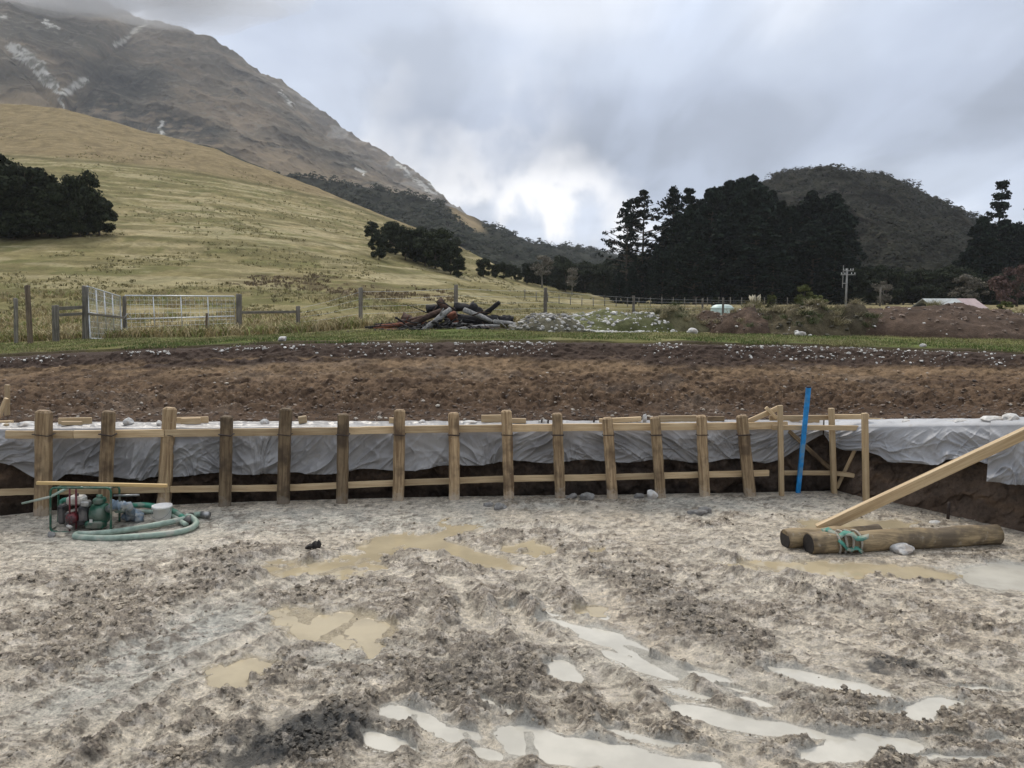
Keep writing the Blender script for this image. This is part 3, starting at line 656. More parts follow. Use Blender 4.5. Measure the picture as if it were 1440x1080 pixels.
def build_hill():
    nc, nr = 900, 470; T = np.linspace(-1.05, 1.05, nc); px = pxt(T); r1 = ip(px, R1); d0 = dT(px) + .10
    s = np.linspace(0, 1, nr - 30)[:, None] ** .92
    Ya = d0[None] * (r1 / d0)[None] ** s; Yb = r1[None] * (1 + np.linspace(.02, 1.2, 30)[:, None])
    Y = np.concatenate([Ya, Yb], 0); X = Y * T[None]; Z = hill_z(X, Y); Z[0] -= .25; Y[0] -= .06
    P, Q = proj(X, Y, Z)
    w = (fbm(X / 9, Y / 9, 2, 4) - .5)
    n1 = fbm(X / 22, Y / 22, 1, 5); n2 = fbm(X / 2.4, Y / 3.5, 4, 5); n3 = fbm(X / .9, Y / 1.2, 7, 4)
    def mx(c, a, k): k = np.clip(k, 0, 1)[..., None]; return c * (1 - k) + np.array(a) * k
    c = np.array([.20, .172, .08]) * np.ones(X.shape + (1,))
    c = mx(c, [.26, .215, .11], ss(.40, .66, n1)); c = mx(c, [.12, .12, .045], ss(.50, .66, n2) * .75)
    c = mx(c, [.31, .26, .145], ss(.56, .70, fbm(X / 5, Y / 9, 9, 5)) * .6)
    up_ = ss(32, 60, Y); sk_ = fbm(X / 7, Z / .55 + X / 30, 12, 5); c = mx(c, [.115, .105, .045], up_ * ss(.54, .64, sk_) * .6); c = mx(c, [.38, .33, .20], up_ * ss(.44, .34, sk_) * .5)
    c = mx(c, [.13, .11, .05], up_ * ss(.60, .68, n3) * .45)
    # the old track across the slope: browner rough grass above it, greener grazed grass below
    line = ip(P, [(-500, 195), (0, 218), (133, 227), (290, 245), (367, 259), (480, 284), (600, 330), (640, 352)]) + w * 3
    ab = ss(3, -6, Q - line) * ss(60, 75, Y); c = mx(c, [.215, .165, .09], ab * .85); c = mx(c, [.15, .115, .062], ab * ss(.5, .68, n2) * .7)
    tl = np.exp(-((Q - line - 1.0) / 1.8) ** 2) * ss(60, 80, Y); c = mx(c, [.085, .075, .03], tl * .75)
    Z = Z + ss(8, -8, Q - line) * .0
    # sheep-track scars and dark bracken streaks
    for L_, k, th in (([(280, 290), (380, 335), (470, 345), (560, 372)], .6, 2.2), ([(100, 262), (200, 290), (250, 300)], .5, 2.0), ([(300, 345), (420, 352), (520, 378), (600, 392)], .5, 2.5), ([(200, 330), (330, 338), (440, 352)], .4, 2.0), ([(340, 306), (420, 318), (500, 340)], .5, 1.6)):
        ln = ip(P, L_) + w * 16; inside = ss(L_[0][0] - 10, L_[0][0] + 30, P) * ss(L_[-1][0] + 10, L_[-1][0] - 30, P)
        g = np.exp(-((Q - ln) / th) ** 2) * inside; c = mx(c, [.09, .08, .035], g * k); c = mx(c, [.38, .34, .2], np.exp(-((Q - ln + 4) / 1.6) ** 2) * inside * k * .5)
        Z = Z + g * .0
    br = np.exp(-((Q - ip(P, [(0, 385), (330, 388), (430, 398), (560, 412), (640, 420)]) - w * 14) / 8) ** 2) * ss(300, 360, P) * ss(640, 560, P)
    c = mx(c, [.105, .082, .042], br * ss(.42, .56, n3) * .9)
    # bleached long grass beyond the fence, fading to green further up
    bl = ss(20.5, 23, Y) * ss(42, 30, Y) * ss(-200, 0, P) * ss(1000, 800, P); c = mx(c, [.36, .30, .16], bl * (.35 + .6 * ss(.4, .6, n2)))
    # close green turf along the top of the bank
    tf = ss(21.8, 20.2, Y + (n2 - .5) * 3); c = mx(c, [.115, .14, .045], tf * (.55 + .45 * ss(.38, .55, n2))); c = mx(c, [.19, .185, .06], tf * ss(.58, .7, n3) * .5)
    brn = ss(.7, .15, Y - d0[None] + (n3 - .5) * .9); c = mx(c, [.06, .045, .03], brn * .9)
    # disturbed soil on the right
    so = strokes(P + w * 60, Q + (n2 - .5) * 12, [(1250, 462, 150, 5), (1330, 450, 150, 14), (1050, 458, 90, 5), (840, 452, 110, 9, 0, .35)], .4)
    c = mx(c, [.09, .058, .038], so * .9)
    fr = ss(900, 980, P) * ss(40, 60, Y); c = mx(c, [.24, .20, .11], fr * .8)
    o = grid_obj('grass_field', X, Y, Z, M['hill'], c); tag(o, kind='structure')
build_hill()
# base sheet to the horizon, under everything
V = [(-9000, -9000, -1.2), (9000, -9000, -1.2), (9000, 9000, -1.2), (-9000, 9000, -1.2)]
tag(fast_mesh('ground', V, [(0, 1, 2, 3)], M['turf'], False, np.array([[.16, .14, .08]] * 4)), kind='structure')
# mud sheet under and behind the viewer, a little below the modelled floor
xs, ys = np.meshgrid(np.linspace(-14, 14, 120), np.linspace(-12, 2.7, 70)); zz = (fbm(xs * .9, ys * .9, 2, 4) - .45) * .1
mc = np.array([.44, .39, .32]) * (.8 + .5 * fbm(xs * 1.7, ys * 2.2, 12, 5))[..., None]; mc = np.concatenate([mc, np.full(xs.shape + (1,), .6)], -1)
tag(grid_obj('mud_apron', xs, ys, zz - .004, M['mud'], mc), kind='structure')

# ---------------------------------------------------------------- far hills: real slopes at their own distances
def hill_sheet(name, sil, r0, r1, base_e, nc, nr, mat, disp, colour, px0, px1, power=1.1, back=.5):
    ts, es = te([p[0] for p in sil], [p[1] for p in sil])
    T = np.linspace((px0 - 720) / 1090, (px1 - 720) / 1090, nc); e1 = np.interp(T, ts, es)
    rr0 = r0(pxt(T)) if callable(r0) else r0 + 0 * T; rr1 = r1(pxt(T)) if callable(r1) else r1 + 0 * T
    nb = nr // 10; s = np.linspace(0, 1, nr - nb)[:, None]
    Y = rr0 * (rr1 / rr0) ** s; e = base_e + (e1 - base_e) * s ** power; Z = H + e * Y
    kb = np.linspace(.03, 1, nb)[:, None]; Yb = rr1 * (1 + kb * .6); Zb = H + e1 * rr1 - (Yb - rr1) * back
    Y = np.concatenate([Y, Yb]); Z = np.concatenate([Z, Zb]); s = np.concatenate([s, 1 + kb * .3]) * np.ones_like(Y)
    X = Y * T; Y2, Z2 = disp(X, Y, Z, s); X = X * (Y2 / Y); Y = Y2; Z = Z2
    P, Q = proj(X, Y, Z)
    o = grid_obj(name, X, Y, Z, mat, colour(X, Y, Z, P, Q, s)); tag(o, kind='structure')
    return X, Y, Z, P, Q
def cm(c, a, k): k = np.clip(k, 0, 1)[..., None]; return c * (1 - k) + np.array(a) * k
MSIL = [(-700, -330), (-400, -230), (-200, -150), (0, -70), (90, -25), (150, 2), (188, 26), (215, 27), (250, 36), (300, 56), (340, 78), (380, 104), (420, 130), (450, 157), (480, 178), (520, 204), (560, 226), (600, 253), (632, 283), (680, 320), (760, 380), (900, 440)]
def seg(P, Q, pts, wd):
    d = np.full(P.shape, 1e9)
    for (x0, y0), (x1, y1) in zip(pts[:-1], pts[1:]):
        dx, dy = x1 - x0, y1 - y0; u = np.clip(((P - x0) * dx + (Q - y0) * dy) / (dx * dx + dy * dy), 0, 1)
        d = np.minimum(d, np.hypot(P - x0 - u * dx, Q - y0 - u * dy))
    return d / wd
GUL = [[(190, 32), (160, 62), (130, 85), (105, 118), (92, 150)], [(8, 66), (50, 105), (92, 150)], [(92, 150), (130, 168), (205, 185), (228, 192)], [(150, 95), (105, 128)], [(420, 135), (470, 190), (560, 240)], [(250, 70), (300, 120), (420, 190), (520, 245)]]
def m_disp(X, Y, Z, s):
    P, Q = proj(X, Y, Z); a = ss(0.02, .35, s)
    rd = ridged(X / 260 + Y / 900, Y / 420 - X / 700, 3, 6, .55); n = fbm(X / 60, Y / 60, 7, 5) - .5
    ed = ss(1.0, .93, s)
    Y2 = Y - a * ed * ((rd - .45) * 110)
    Z2 = Z + a * n * 12 + a * (ridged(X / 38, Y / 38, 9, 4) - .4) * 4 + (1 - ed) * (n * 14 + (ridged(X / 25, X / 91, 2, 3) - .5) * 8)
    g = 0
    for G_ in GUL[:5]: g = np.maximum(g, np.exp(-seg(P, Q, G_, 9) ** 2))
    Z2 = Z2 - g * 22 * ed * a
    return Y2, Z2
def m_col(X, Y, Z, P, Q, s):
    n = fbm(X / 120, Y / 120 + Z / 60, 2, 6); n2 = fbm(X / 30, Z / 16, 5, 5); wv = (fbm(X / 70, Z / 40, 8, 4) - .5) * 40
    c = np.array([.185, .142, .095]) * np.ones(X.shape + (1,))
    c = cm(c, [.125, .102, .072], ss(.45, .6, n)); c = cm(c, [.225, .17, .108], ss(.5, .7, n2) * .5)
    # scrub and bush patches
    up = strokes(P + wv, Q + wv * .5, [(180, 120, 70, 34, 10), (150, 150, 60, 26), (250, 185, 60, 14, 12, 1.2), (300, 195, 50, 16, 20, 1.2), (205, 165, 60, 20), (60, 30, 110, 44, 10, .7), (20, 120, 60, 40, 0, .6), (330, 80, 60, 20, 30, .35), (500, 240, 70, 16, 35, .7), (410, 175, 50, 14, 35, .5)], .7)
    nf = fbm(X / 9, Z / 5, 12, 5); c = cm(c, [.032, .033, .025], up * ss(.30, .46, n2 * .5 + n * .2 + nf * .3) * 1.0)
    c = cm(c, [.040, .040, .032], ss(.55, .64, n2 * .5 + nf * .5) * .65); c = cm(c, [.30, .26, .20], ss(.60, .70, nf) * .35)
    foot = ss(150, 185, Q - ip(P, [(0, -20), (250, 20), (400, 40), (560, 95)])) * ss(200, 300, P); c = cm(c, [.20, .15, .092], foot * .75 * (1 - ss(.6, .7, n2)))
    dc = ip(P, SIL) - Q; c = cm(c, [.21, .158, .095], ss(42, 6, dc + wv * .4) * np.maximum(ss(130, 90, P), ss(330, 400, P)) * .85)
    pz = strokes(P + wv * .6, Q + wv * .35, [(165, 112, 62, 20, 20), (130, 150, 40, 18, 10), (205, 165, 36, 12, 10), (268, 178, 46, 9, 22), (225, 105, 30, 8, 10), (300, 202, 40, 7, 25), (80, 70, 60, 14, 30, .7), (170, 75, 40, 10, -20, .8)], .6)
    c = c * (1 - .62 * pz * ss(.38, .52, nf * .5 + n2 * .5))[..., None]
    # bare ridge rock and scree
    rock = ss(58, 10, Q - ip(P, [p for p in MSIL])) * ss(380, 180, P + (P > 380) * 0) ; c = cm(c, [.24, .22, .19], rock * .5)
    rr = ss(46, 8, Q - ip(P, [p for p in MSIL]) + wv * .4) * ss(300, 430, P); c = cm(c, [.22, .21, .19], rr * ss(.42, .56, n2) * .85); c = cm(c, [.09, .085, .08], rr * ss(.5, .38, n2) * .6)
    w6 = (fbm(X / 16, Z / 9, 6, 5) - .5) * 13
    scree = 0
    for pts, wd in (([(14, 68), (30, 74)], 7), ([(24, 78), (42, 92), (58, 108)], 5), ([(58, 108), (70, 118), (84, 132)], 3.5), ([(84, 132), (90, 150)], 2.5), ([(30, 70), (60, 95), (80, 118)], 5), ([(118, 114), (98, 126), (88, 132)], 6), ([(205, 33), (188, 44), (176, 56), (163, 63)], 4), ([(228, 172), (226, 190)], 3), ([(62, 30), (82, 40)], 2.5), ([(2, 24), (10, 22)], 3), ([(395, 130), (410, 150)], 3), ([(560, 232), (590, 256), (612, 272)], 3.0), ([(500, 238), (512, 244)], 2.5), ([(575, 226), (625, 276)], 2)):
        scree = np.maximum(scree, ss(1.25, .5, seg(P + w6, Q - w6 * .7, pts, wd) + (nf - .5) * 1.6))
    sk = scree * ss(.30, .55, fbm(X / 7, Z / 4, 10, 4)); c = cm(c, [.58, .56, .51], sk * .85); c = cm(c, [.20, .20, .16], scree * (1 - sk) * .7)
    return c
hill_sheet('mountain', MSIL, 480, 1500, -.03, 1300, 640, M['rock_hill'], m_disp, m_col, -650, 900, 1.05)

FSIL = [(280, 200), (370, 232), (400, 244), (440, 250), (480, 255), (540, 268), (600, 280), (640, 288), (700, 318), (750, 340), (800, 346), (860, 353), (920, 368), (1000, 385), (1150, 400), (1400, 410)]
def f_disp(X, Y, Z, s): return Y, Z + (fbm(X / 30, Y / 30, 4, 4) - .5) * 9 * ss(0, .3, s) - 2
def f_col(X, Y, Z, P, Q, s):
    n = fbm(X / 20, Y / 20, 3, 4); c = np.array([.020, .022, .014]) * np.ones(X.shape + (1,)); c = cm(c, [.20, .155, .09], strokes(P, Q, [(655, 308, 30, 9, 35), (560, 262, 20, 4, 20)], .4)); return c
FX, FY, FZ, FP, FQ = hill_sheet('forest_hill', FSIL, 230, lambda p: ip(p, [(280, 560), (700, 640), (900, 800), (1400, 900)]), -.012, 320, 160, M['rock_hill'], f_disp, f_col, 280, 1400, 1.0)
HSIL = [(800, 420), (900, 380), (1000, 310), (1050, 270), (1075, 252), (1092, 240), (1112, 233), (1140, 229), (1165, 229), (1190, 234), (1230, 241), (1270, 255), (1310, 274), (1350, 292), (1400, 314), (1440, 333), (1550, 372), (1750, 400)]
def h_disp(X, Y, Z, s): return Y - ss(.1, .5, s) * ss(1, .9, s) * (ridged(X / 80, Y / 160, 6, 4) - .4) * 50, Z + (fbm(X / 22, Y / 22, 9, 4) - .5) * 7 * ss(0, .3, s) - 1.5
def h_col(X, Y, Z, P, Q, s):
    n = fbm(X / 30, Y / 30 + Z / 20, 3, 5); c = np.array([.028, .025, .016]) * np.ones(X.shape + (1,)); c = cm(c, [.018, .019, .012], ss(.45, .6, n)); return cm(c, [.07, .06, .048], ss(.62, .74, n) * strokes(P, Q, [(1180, 275, 70, 16)], .6))
HX, HY, HZ, HP, HQ = hill_sheet('bush_hill', HSIL, 205, 430, -.005, 420, 240, M['rock_hill'], h_disp, h_col, 800, 1750, 1.0)

def bush_cover(name, X, Y, Z, P, Q, n, keep, size, mat, label, seed, per=44):
    """low bush over a far hillside: many leaf clumps, denser than anyone could count"""
    rr = np.random.RandomState(seed); a = rr.randint(0, X.shape[0] - X.shape[0] // 10, n); b = rr.randint(0, X.shape[1] - 1, n)
    k = keep(P[a, b], Q[a, b], X[a, b], Y[a, b], rr.rand(n)); a, b = a[k], b[k]; m = len(a)
    C = np.stack([X[a, b], Y[a, b], Z[a, b]], -1) + rr.randn(m, 3) * [2, 2, 0]
    s = size * (.55 + .9 * rr.rand(m) ** 1.5)
    d = rr.randn(m, per, 3); d /= np.linalg.norm(d, axis=2, keepdims=True); d[..., 2] = np.abs(d[..., 2]) * 1.0
    ax = np.stack([.8 + .5 * rr.rand(m), .8 + .5 * rr.rand(m), .6 + .75 * rr.rand(m)], -1)[:, None]
    Pt = C[:, None] + d * s[:, None, None] * ax * (.72 + .38 * rr.rand(m, per, 1))
    V, Fc = cards(Pt.reshape(-1, 3), (d * .55 + np.array([0, -.25, .5]) + .13 * rr.randn(m, per, 3)).reshape(-1, 3), np.repeat(s * .27, per), rr)
    return tag(fast_mesh(name, V, Fc, mat, False), label, 'bush cover', kind='stuff')
M['bush_far'] = m_leaf('far_bush_leaves', (.008, .012, .007), (.018, .022, .012))
M['bush_brown'] = m_leaf('hill_scrub_leaves', (.009, .011, .006), (.026, .024, .014))
M['leaf'] = m_leaf('evergreen_leaves', (.013, .018, .010), (.038, .045, .024))
M['leaf_pine'] = m_leaf('pine_needles', (.006, .011, .008), (.018, .027, .017))
M['leaf_pale'] = m_leaf('grey_twigs', (.11, .10, .08), (.20, .18, .14))
M['leaf_red'] = m_leaf('reddish_twigs', (.07, .045, .040), (.11, .07, .06))
M['leaf_olive'] = m_leaf('olive_leaves', (.06, .07, .025), (.12, .13, .05))
M['bark'] = m_plain('tree_bark', (.10, .08, .06), .9, 0, .4, 6, bumpd=.02, spec=.1)
M['bark_pale'] = m_plain('pale_bark', (.26, .24, .20), .9, 0, .4, 6, bumpd=.02, spec=.1)
def fk(P, Q, X, Y, u):
    fe = np.interp(P, [p[0] for p in FSIL], [p[1] for p in FSIL]); cl = strokes(P, Q, [(655, 308, 30, 9, 35)], .3)
    return (P < 1120) & (P > 385) & (Q < 426) & (cl < u) & ((P > 470) | (u < .55))
bush_cover('ridge_bush', FX, FY, FZ, FP, FQ, 7000, fk, 3.6, M['bush_far'], 'dark native bush clothing the low ridge behind the grassy hill', 4)
def hk(P, Q, X, Y, u): return (P > 960) & (Q < 424) & (u < .45 + .5 * vn(X / 25, Y / 25, 3))
bush_cover('hill_scrub', HX, HY, HZ, HP, HQ, 14000, hk, 2.1, M['bush_brown'], 'brown green scrub covering the round hill on the right', 5, 36)

# ---------------------------------------------------------------- trees
def trunk_mb(h, r, rr, limbs=5, spread=.35, zt=.85, lean=.03):
    mb = MB(); n = 7; lx, ly = rr.uniform(-lean, lean) * h, rr.uniform(-lean, lean) * h
    pts = [(lx * (i / n) ** 1.5 + rr.uniform(-.02, .02) * h * .3, ly * (i / n) ** 1.5, h * zt * i / n - (.15 if i == 0 else 0)) for i in range(n + 1)]
    mb.tube(pts, [r * (1.25 if i == 0 else 1 - .8 * i / n) for i in range(n + 1)], 7)
    for j in range(limbs):
        z = h * rr.uniform(.25, .7); a = rr.uniform(0, 6.28); l = h * spread * rr.uniform(.5, 1); k = z / (h * zt); bx, by = lx * k ** 1.5, ly * k ** 1.5
        mb.tube([(bx, by, z), (bx + math.cos(a) * l * .5, by + math.sin(a) * l * .5, z + l * .3), (bx + math.cos(a) * l, by + math.sin(a) * l, z + l * .75)], [r * .4, r * .25, r * .08], 5)
    return mb
def finish_tree(name, tr, V, Fc, leafmat, bark, label, cat='tree', group=None):
    o = root(name, (0, 0, 0), label, cat, group)
    tr.build('trunk', bark, o, True, (0, 0, 0)); fast_mesh('crown', V, Fc, leafmat, False, parent=o); return o
def bushy(seed, h=8, wd=.62, nb=26, per=150, leaf=.26, leafmat='leaf', low=.12, bark='bark'):
    rr = np.random.RandomState(seed); r2 = random.Random(seed); Ps, Ns = [], []
    for i in range(nb):
        z = h * (low + (.98 - low) * rr.rand() ** .85); prof = math.sin(math.pi * min(1, max(.05, (z / h - low * .4) / (1.05 - low * .4)))) ** .6
        a = rr.rand() * 6.28; q = prof * h * wd * .5 * math.sqrt(rr.rand()); c = np.array([math.cos(a) * q, math.sin(a) * q, z])
        br = h * (.09 + .085 * rr.rand()); d = rr.randn(per, 3); d /= np.linalg.norm(d, axis=1, keepdims=True)
        d[:, 2] = d[:, 2] * .85 + .12
        Ps.append(c + d * br * np.array([1.15, 1.15, .8]) * (.55 + .55 * rr.rand(per, 1))); Ns.append(d + .5 * rr.randn(per, 3))
    V, Fc = cards(np.concatenate(Ps), np.concatenate(Ns), leaf, rr)
    return trunk_mb(h, h * .028, r2, 7, .34), V, Fc
def pine(seed, h=20, base=.25, wd=.42, whorls=20, per=34, gap=.0, leaf=.42, top=.3, droop=0.0, skip=.16):
    rr = np.random.RandomState(seed); r2 = random.Random(seed); Ps, Ns = [], []; tr = trunk_mb(h, h * .017, r2, 0, zt=.98, lean=.015)
    for i in range(whorls):
        f = i / (whorls - 1); z = h * (base + (.97 - base) * f)
        if rr.rand() < gap: continue
        prof = (1 - f) ** .75 * (1 - top) + top * math.sin(math.pi * min(1, f * .9 + .1)); prof *= ss(-.2, .2, f)
        for b in range(rr.randint(5, 8)):
            a = rr.rand() * 6.28; l = h * wd * .5 * prof * rr.uniform(.5, 1.15) + .3; up = rr.uniform(-.05, .42) - droop
            tr.tube([(0, 0, z), (math.cos(a) * l * .6, math.sin(a) * l * .6, z + l * up * .5), (math.cos(a) * l, math.sin(a) * l, z + l * up)], [h * .0045, h * .003, h * .001], 4, False)
            for q in (.38, .62, .85, 1.0):
                if rr.rand() < skip: continue
                c = np.array([math.cos(a) * l * q, math.sin(a) * l * q, z + l * up * q]) + rr.randn(3) * .18
                d = rr.randn(per, 3); d /= np.linalg.norm(d, axis=1, keepdims=True)
                Ps.append(c + d * h * .029 * rr.uniform(.7, 1.3) * np.array([1.1, 1.1, .62]) * rr.rand(per, 1) ** .4); Ns.append(d + .6 * rr.randn(per, 3))
    V, Fc = cards(np.concatenate(Ps), np.concatenate(Ns), leaf, rr, 1.2)
    return tr, V, Fc
def copy_tree(o, parent=None):
    c = o.copy(); COL.objects.link(c); c.parent = parent
    for ch in [x for x in bpy.data.objects if x.parent == o]: copy_tree(ch, c)
    return c
def placer(protos):
    used = set()
    def f(i, loc, h, label, group=None, wx=1.0, cat=None, rz=None):
        o, h0 = protos[i % len(protos)]
        if o.name in used: o = copy_tree(o)
        else: used.add(o.name)
        s = h / h0; o.location = loc; o.scale = (s * wx, s * wx, s); o.rotation_euler = (0, 0, R.uniform(0, 6.28) if rz is None else rz)
        tag(o, label, cat, group); return o
    f.used = used
    return f
BUSH = [(finish_tree('evergreen_tree', *bushy(s, 8, w, nb, 300, .17), M['leaf'], M['bark'], 'x'), 8) for s, w, nb in ((1, .75, 30), (2, .95, 34), (3, .62, 26), (4, 1.05, 36))]
PINES = [(finish_tree('pine_tree', *pine(s, 22, b, w, 24, 44, 0, .24), M['leaf_pine'], M['bark'], 'x'), 22) for s, b, w in ((11, .05, .46), (12, .08, .56), (13, .04, .40), (14, .10, .62))]
OPEN = [(finish_tree('pine_tree', *pine(s, 16, b, w, wh + 3, 20, 0, .15, .5, 0.0, .42), M['leaf_pine'], M['bark'], 'x'), 16) for s, b, w, wh in ((21, .22, .62, 12), (22, .30, .70, 10), (23, .2, .52, 14))]
pb, pp, po = placer(BUSH), placer(PINES), placer(OPEN)
# left clump on the slope
gl = 'dark trees massed on the slope at the left edge'
spots = [(-38, 336, 118, 1.1), (2, 334, 112, 1.0), (12, 334, 96, 1.2), (34, 333, 98, .95), (52, 332, 66, 1.1), (72, 333, 62, 1.2), (92, 331, 72, 1.1), (112, 333, 84, .72), (124, 332, 60, 1.1), (140, 331, 50, .95), (82, 335, 46, 1.1), (20, 337, 60, 1.2)]
labs = {7: 'tallest dark tree near the right end of the clump on the left slope', 9: 'small dark tree ending the right side of the left slope clump', 3: 'dark tree behind the tall left mass, its crown showing above', 6: 'round topped dark tree in the middle of the left slope clump'}
for i, (x, y, hp, w) in enumerate(spots):
    p = on_hill(x, y); h = hp * p.y / F * 1.02; pb(i, p - Vector((0, 0, .15)), h, labs.get(i, 'dark evergreen tree among the mass at the left edge of the slope'), gl, w)
# the mid-slope clump
gm = 'dark trees in the clump half way down the grassy slope'
for i, (x, y, hp, w) in enumerate([(524, 338, 24, 1.1), (533, 366, 36, .8), (545, 352, 38, .9), (556, 358, 40, 1.0), (570, 366, 42, .9), (583, 368, 40, 1.0), (598, 374, 50, .95), (612, 378, 50, 1.0), (624, 380, 48, 1.0), (634, 386, 44, .8), (645, 391, 28, 1.0), (590, 358, 34, 1.0), (642, 352, 17, .9), (612, 360, 34, 1.0)]):
    p = on_hill(x, y); lb = {0: 'outlying dark tree at the upper left end of the mid-slope clump', 10: 'low dark tree at the lower right foot of the mid-slope clump', 12: 'single small dark tree above the right end of the mid-slope clump', 1: 'dark tree with a narrow foot at the lower left of the mid-slope clump'}.get(i, 'dark evergreen tree inside the clump half way down the grassy slope')
    pb(i, p - Vector((0, 0, .1)), hp * p.y / F * 1.05, lb, gm, w * .95)
gs = 'small dark trees between the clump and the wood'
for i, (x, y, hp, w) in enumerate([(680, 390, 26, .95), (697, 391, 20, 1.0), (708, 392, 22, 1.1), (719, 393, 20, 1.0), (728, 395, 18, .8), (741, 400, 30, .7)]):
    p = on_hill(x, y); lb = 'largest of the small dark trees between the slope clump and the wood' if i == 0 else 'small dark tree in the row between the slope clump and the wood'
    pb(i + 1, p - Vector((0, 0, .1)), hp * p.y / F, lb, gs, w)
# wood along the valley floor
gw = 'dark trees of the wood along the valley floor'
for i in range(40):
    x = 748 + i * 5.0 + R.uniform(-6, 6); Y = 150 + R.uniform(0, 60) + (i % 3) * 14; p = at_y(x, min(Y, 172 + i)); hp = R.uniform(30, 52) * ip(x, [(748, .75), (800, .95), (870, 1.25), (930, 1.3)])
    pb(i, p - Vector((0, 0, .3)), hp * p.y / F, 'dark round crowned tree in the wood along the valley floor', gw, R.uniform(.8, 1.2))
t = finish_tree('bare_tree', *bushy(50, 8, .35, 14, 70, .16, low=.35), M['leaf_pale'], M['bark_pale'], 'pale bare tree with a thin upright trunk in front of the valley wood', 'tree')
p = at_y(804, 140); t.location = p; t.scale = [38 * p.y / F / 8] * 3
t = finish_tree('bare_tree', *bushy(51, 8, .75, 18, 90, .16, low=.3), M['leaf_pale'], M['bark_pale'], 'wide greyish bare tree at the left end of the valley wood', 'tree')
p = at_y(762, 150); t.location = p; t.scale = [44 * p.y / F / 8] * 3
# open pines on the skyline
for i, (x, top, Y, w, lb) in enumerate([(880, 290, 150, .9, 'open branched pine at the left end of the skyline, leftmost of the tall pines'), (902, 272, 152, .95, 'tall open crowned pine standing free at the left of the pine stand'), (944, 268, 156, .85, 'open topped pine joining the left shoulder of the pine stand'), (966, 270, 150, 1.0, 'ragged pine with sky between its branches on the left shoulder of the stand')]):
    p = at_y(x, Y); h = (418 - top) * Y / F + 2.0; po(i, p - Vector((0, 0, .6)), h, lb, 'open pines on the skyline', w)
gp = 'dark pines packed in the stand left of the round hill'
PT = [(888, 372), (903, 362), (922, 345), (938, 322), (952, 300), (966, 292), (982, 284), (996, 268), (1008, 266), (1022, 258), (1036, 256), (1050, 252), (1062, 262), (1078, 272), (1092, 286), (1106, 292), (1120, 298), (1134, 272), (1150, 282), (1164, 276), (1176, 288), (870, 384), (930, 355), (975, 325), (1015, 300), (1060, 305), (1100, 318), (1140, 312), (1170, 325), (1182, 345), (950, 350), (1000, 345), (1045, 350), (1085, 350), (1125, 350), (1160, 360)]
for i, (x, top) in enumerate(PT):
    Y = 138 + (i * 37 % 23) + (0 if i < 21 else -14); p = at_y(x, Y); h = (419 - top) * Y / F + 1.6
    pp(i, p - Vector((0, 0, .6)), h, {11: 'highest dark pine of the dense stand, its tip just above the others'}.get(i, 'dark pine packed into the dense stand left of the round hill'), gp, R.uniform(.85, 1.15) * (1.0 if i < 21 else 1.3))
# right edge: tiered conifers over dark trees
TI = [(finish_tree('tiered_conifer', *pine(31, 14, .10, .36, 12, 22, 0, .13, .05, .16), M['leaf_pine'], M['bark'], 'x', 'tree'), 14)]
pt = placer(TI)
for x, top, lb in ((1394, 264, 'tiered conifer rising above the dark trees at the right edge'), (1440, 282, 'tiered conifer cut by the right edge of the picture')):
    p = at_y(x, 150); pt(0, p - Vector((0, 0, .5)), (420 - top) * 150 / F + 2, lb, None, .95)
gr = 'dark pines massed at the right edge'
for i, (x, top) in enumerate([(1372, 308), (1386, 318), (1404, 312), (1418, 318), (1432, 318), (1446, 322), (1362, 340), (1400, 345), (1430, 350), (1470, 330), (1500, 345), (1350, 356), (1338, 368), (1385, 338), (1425, 338), (1455, 335)]):
    Y = 135 + (i * 17 % 20); p = at_y(x, Y); pp(i, p - Vector((0, 0, .5)), (420 - top) * Y / F + 1.6, 'dark tree in the mass along the right edge below the conifers', gr, 1.05)
gf = 'low dark trees along the foot of the round hill'
for i in range(26):
    x = 1185 + i * 11 + R.uniform(-5, 5); Y = 128 + R.uniform(0, 22); p = at_y(x, Y); pb(i, p - Vector((0, 0, .3)), R.uniform(34, 58) * Y / F, 'low dark tree in the belt along the foot of the round hill', gf, R.uniform(1, 1.4))
def one(name, args, mat_, bark, x, Y, hp, lb, cat='tree', w=1.0):
    o = finish_tree(name, *bushy(*args), M[mat_], M[bark], lb, cat); p = at_y(x, Y); s = hp * Y / F / args[1]; o.location = p - Vector((0, 0, .05)); o.scale = (s * w, s * w, s); return o
one('bare_tree', (61, 8, 1.1, 26, 120, .18), 'leaf_pale', 'bark_pale', 1360, 112, 44, 'wide grey leafless tree in front of the dark belt, behind the low roof', w=1.0)
one('bare_tree', (62, 8, 1.1, 26, 120, .2), 'leaf_red', 'bark', 1428, 100, 58, 'reddish brown leafless tree at the right edge of the picture')
one('bare_tree', (63, 8, .9, 22, 100, .18), 'leaf_pale', 'bark_pale', 1240, 118, 34, 'small grey tree with a thin trunk right of the power pole')
one('leafy_bush', (64, 4, .75, 20, 130, .15), 'leaf_olive', 'bark', 1130, 62, 36, 'tall olive green bush, the left of the pair beside the power pole', 'bush', .8)
one('leafy_bush', (65, 4, 1.1, 22, 130, .15), 'leaf_olive', 'bark', 1150, 60, 24, 'broad low olive green bush, the right of the pair beside the power pole', 'bush')
one('leafy_bush', (66, 3, .9, 16, 110, .14), 'leaf_olive', 'bark', 1082, 70, 20, 'small dull bush right of the pale pampas plumes', 'bush')
one('leafy_bush', (67, 3, .9, 16, 110, .14), 'leaf_olive', 'bark', 1412, 50, 22, 'small dull bush near the right edge behind the soil heap', 'bush')
one('leafy_bush', (68, 3, .7, 16, 110, .12), 'leaf', 'bark', 1005, 78, 16, 'small dark bush behind the pale tank', 'bush')

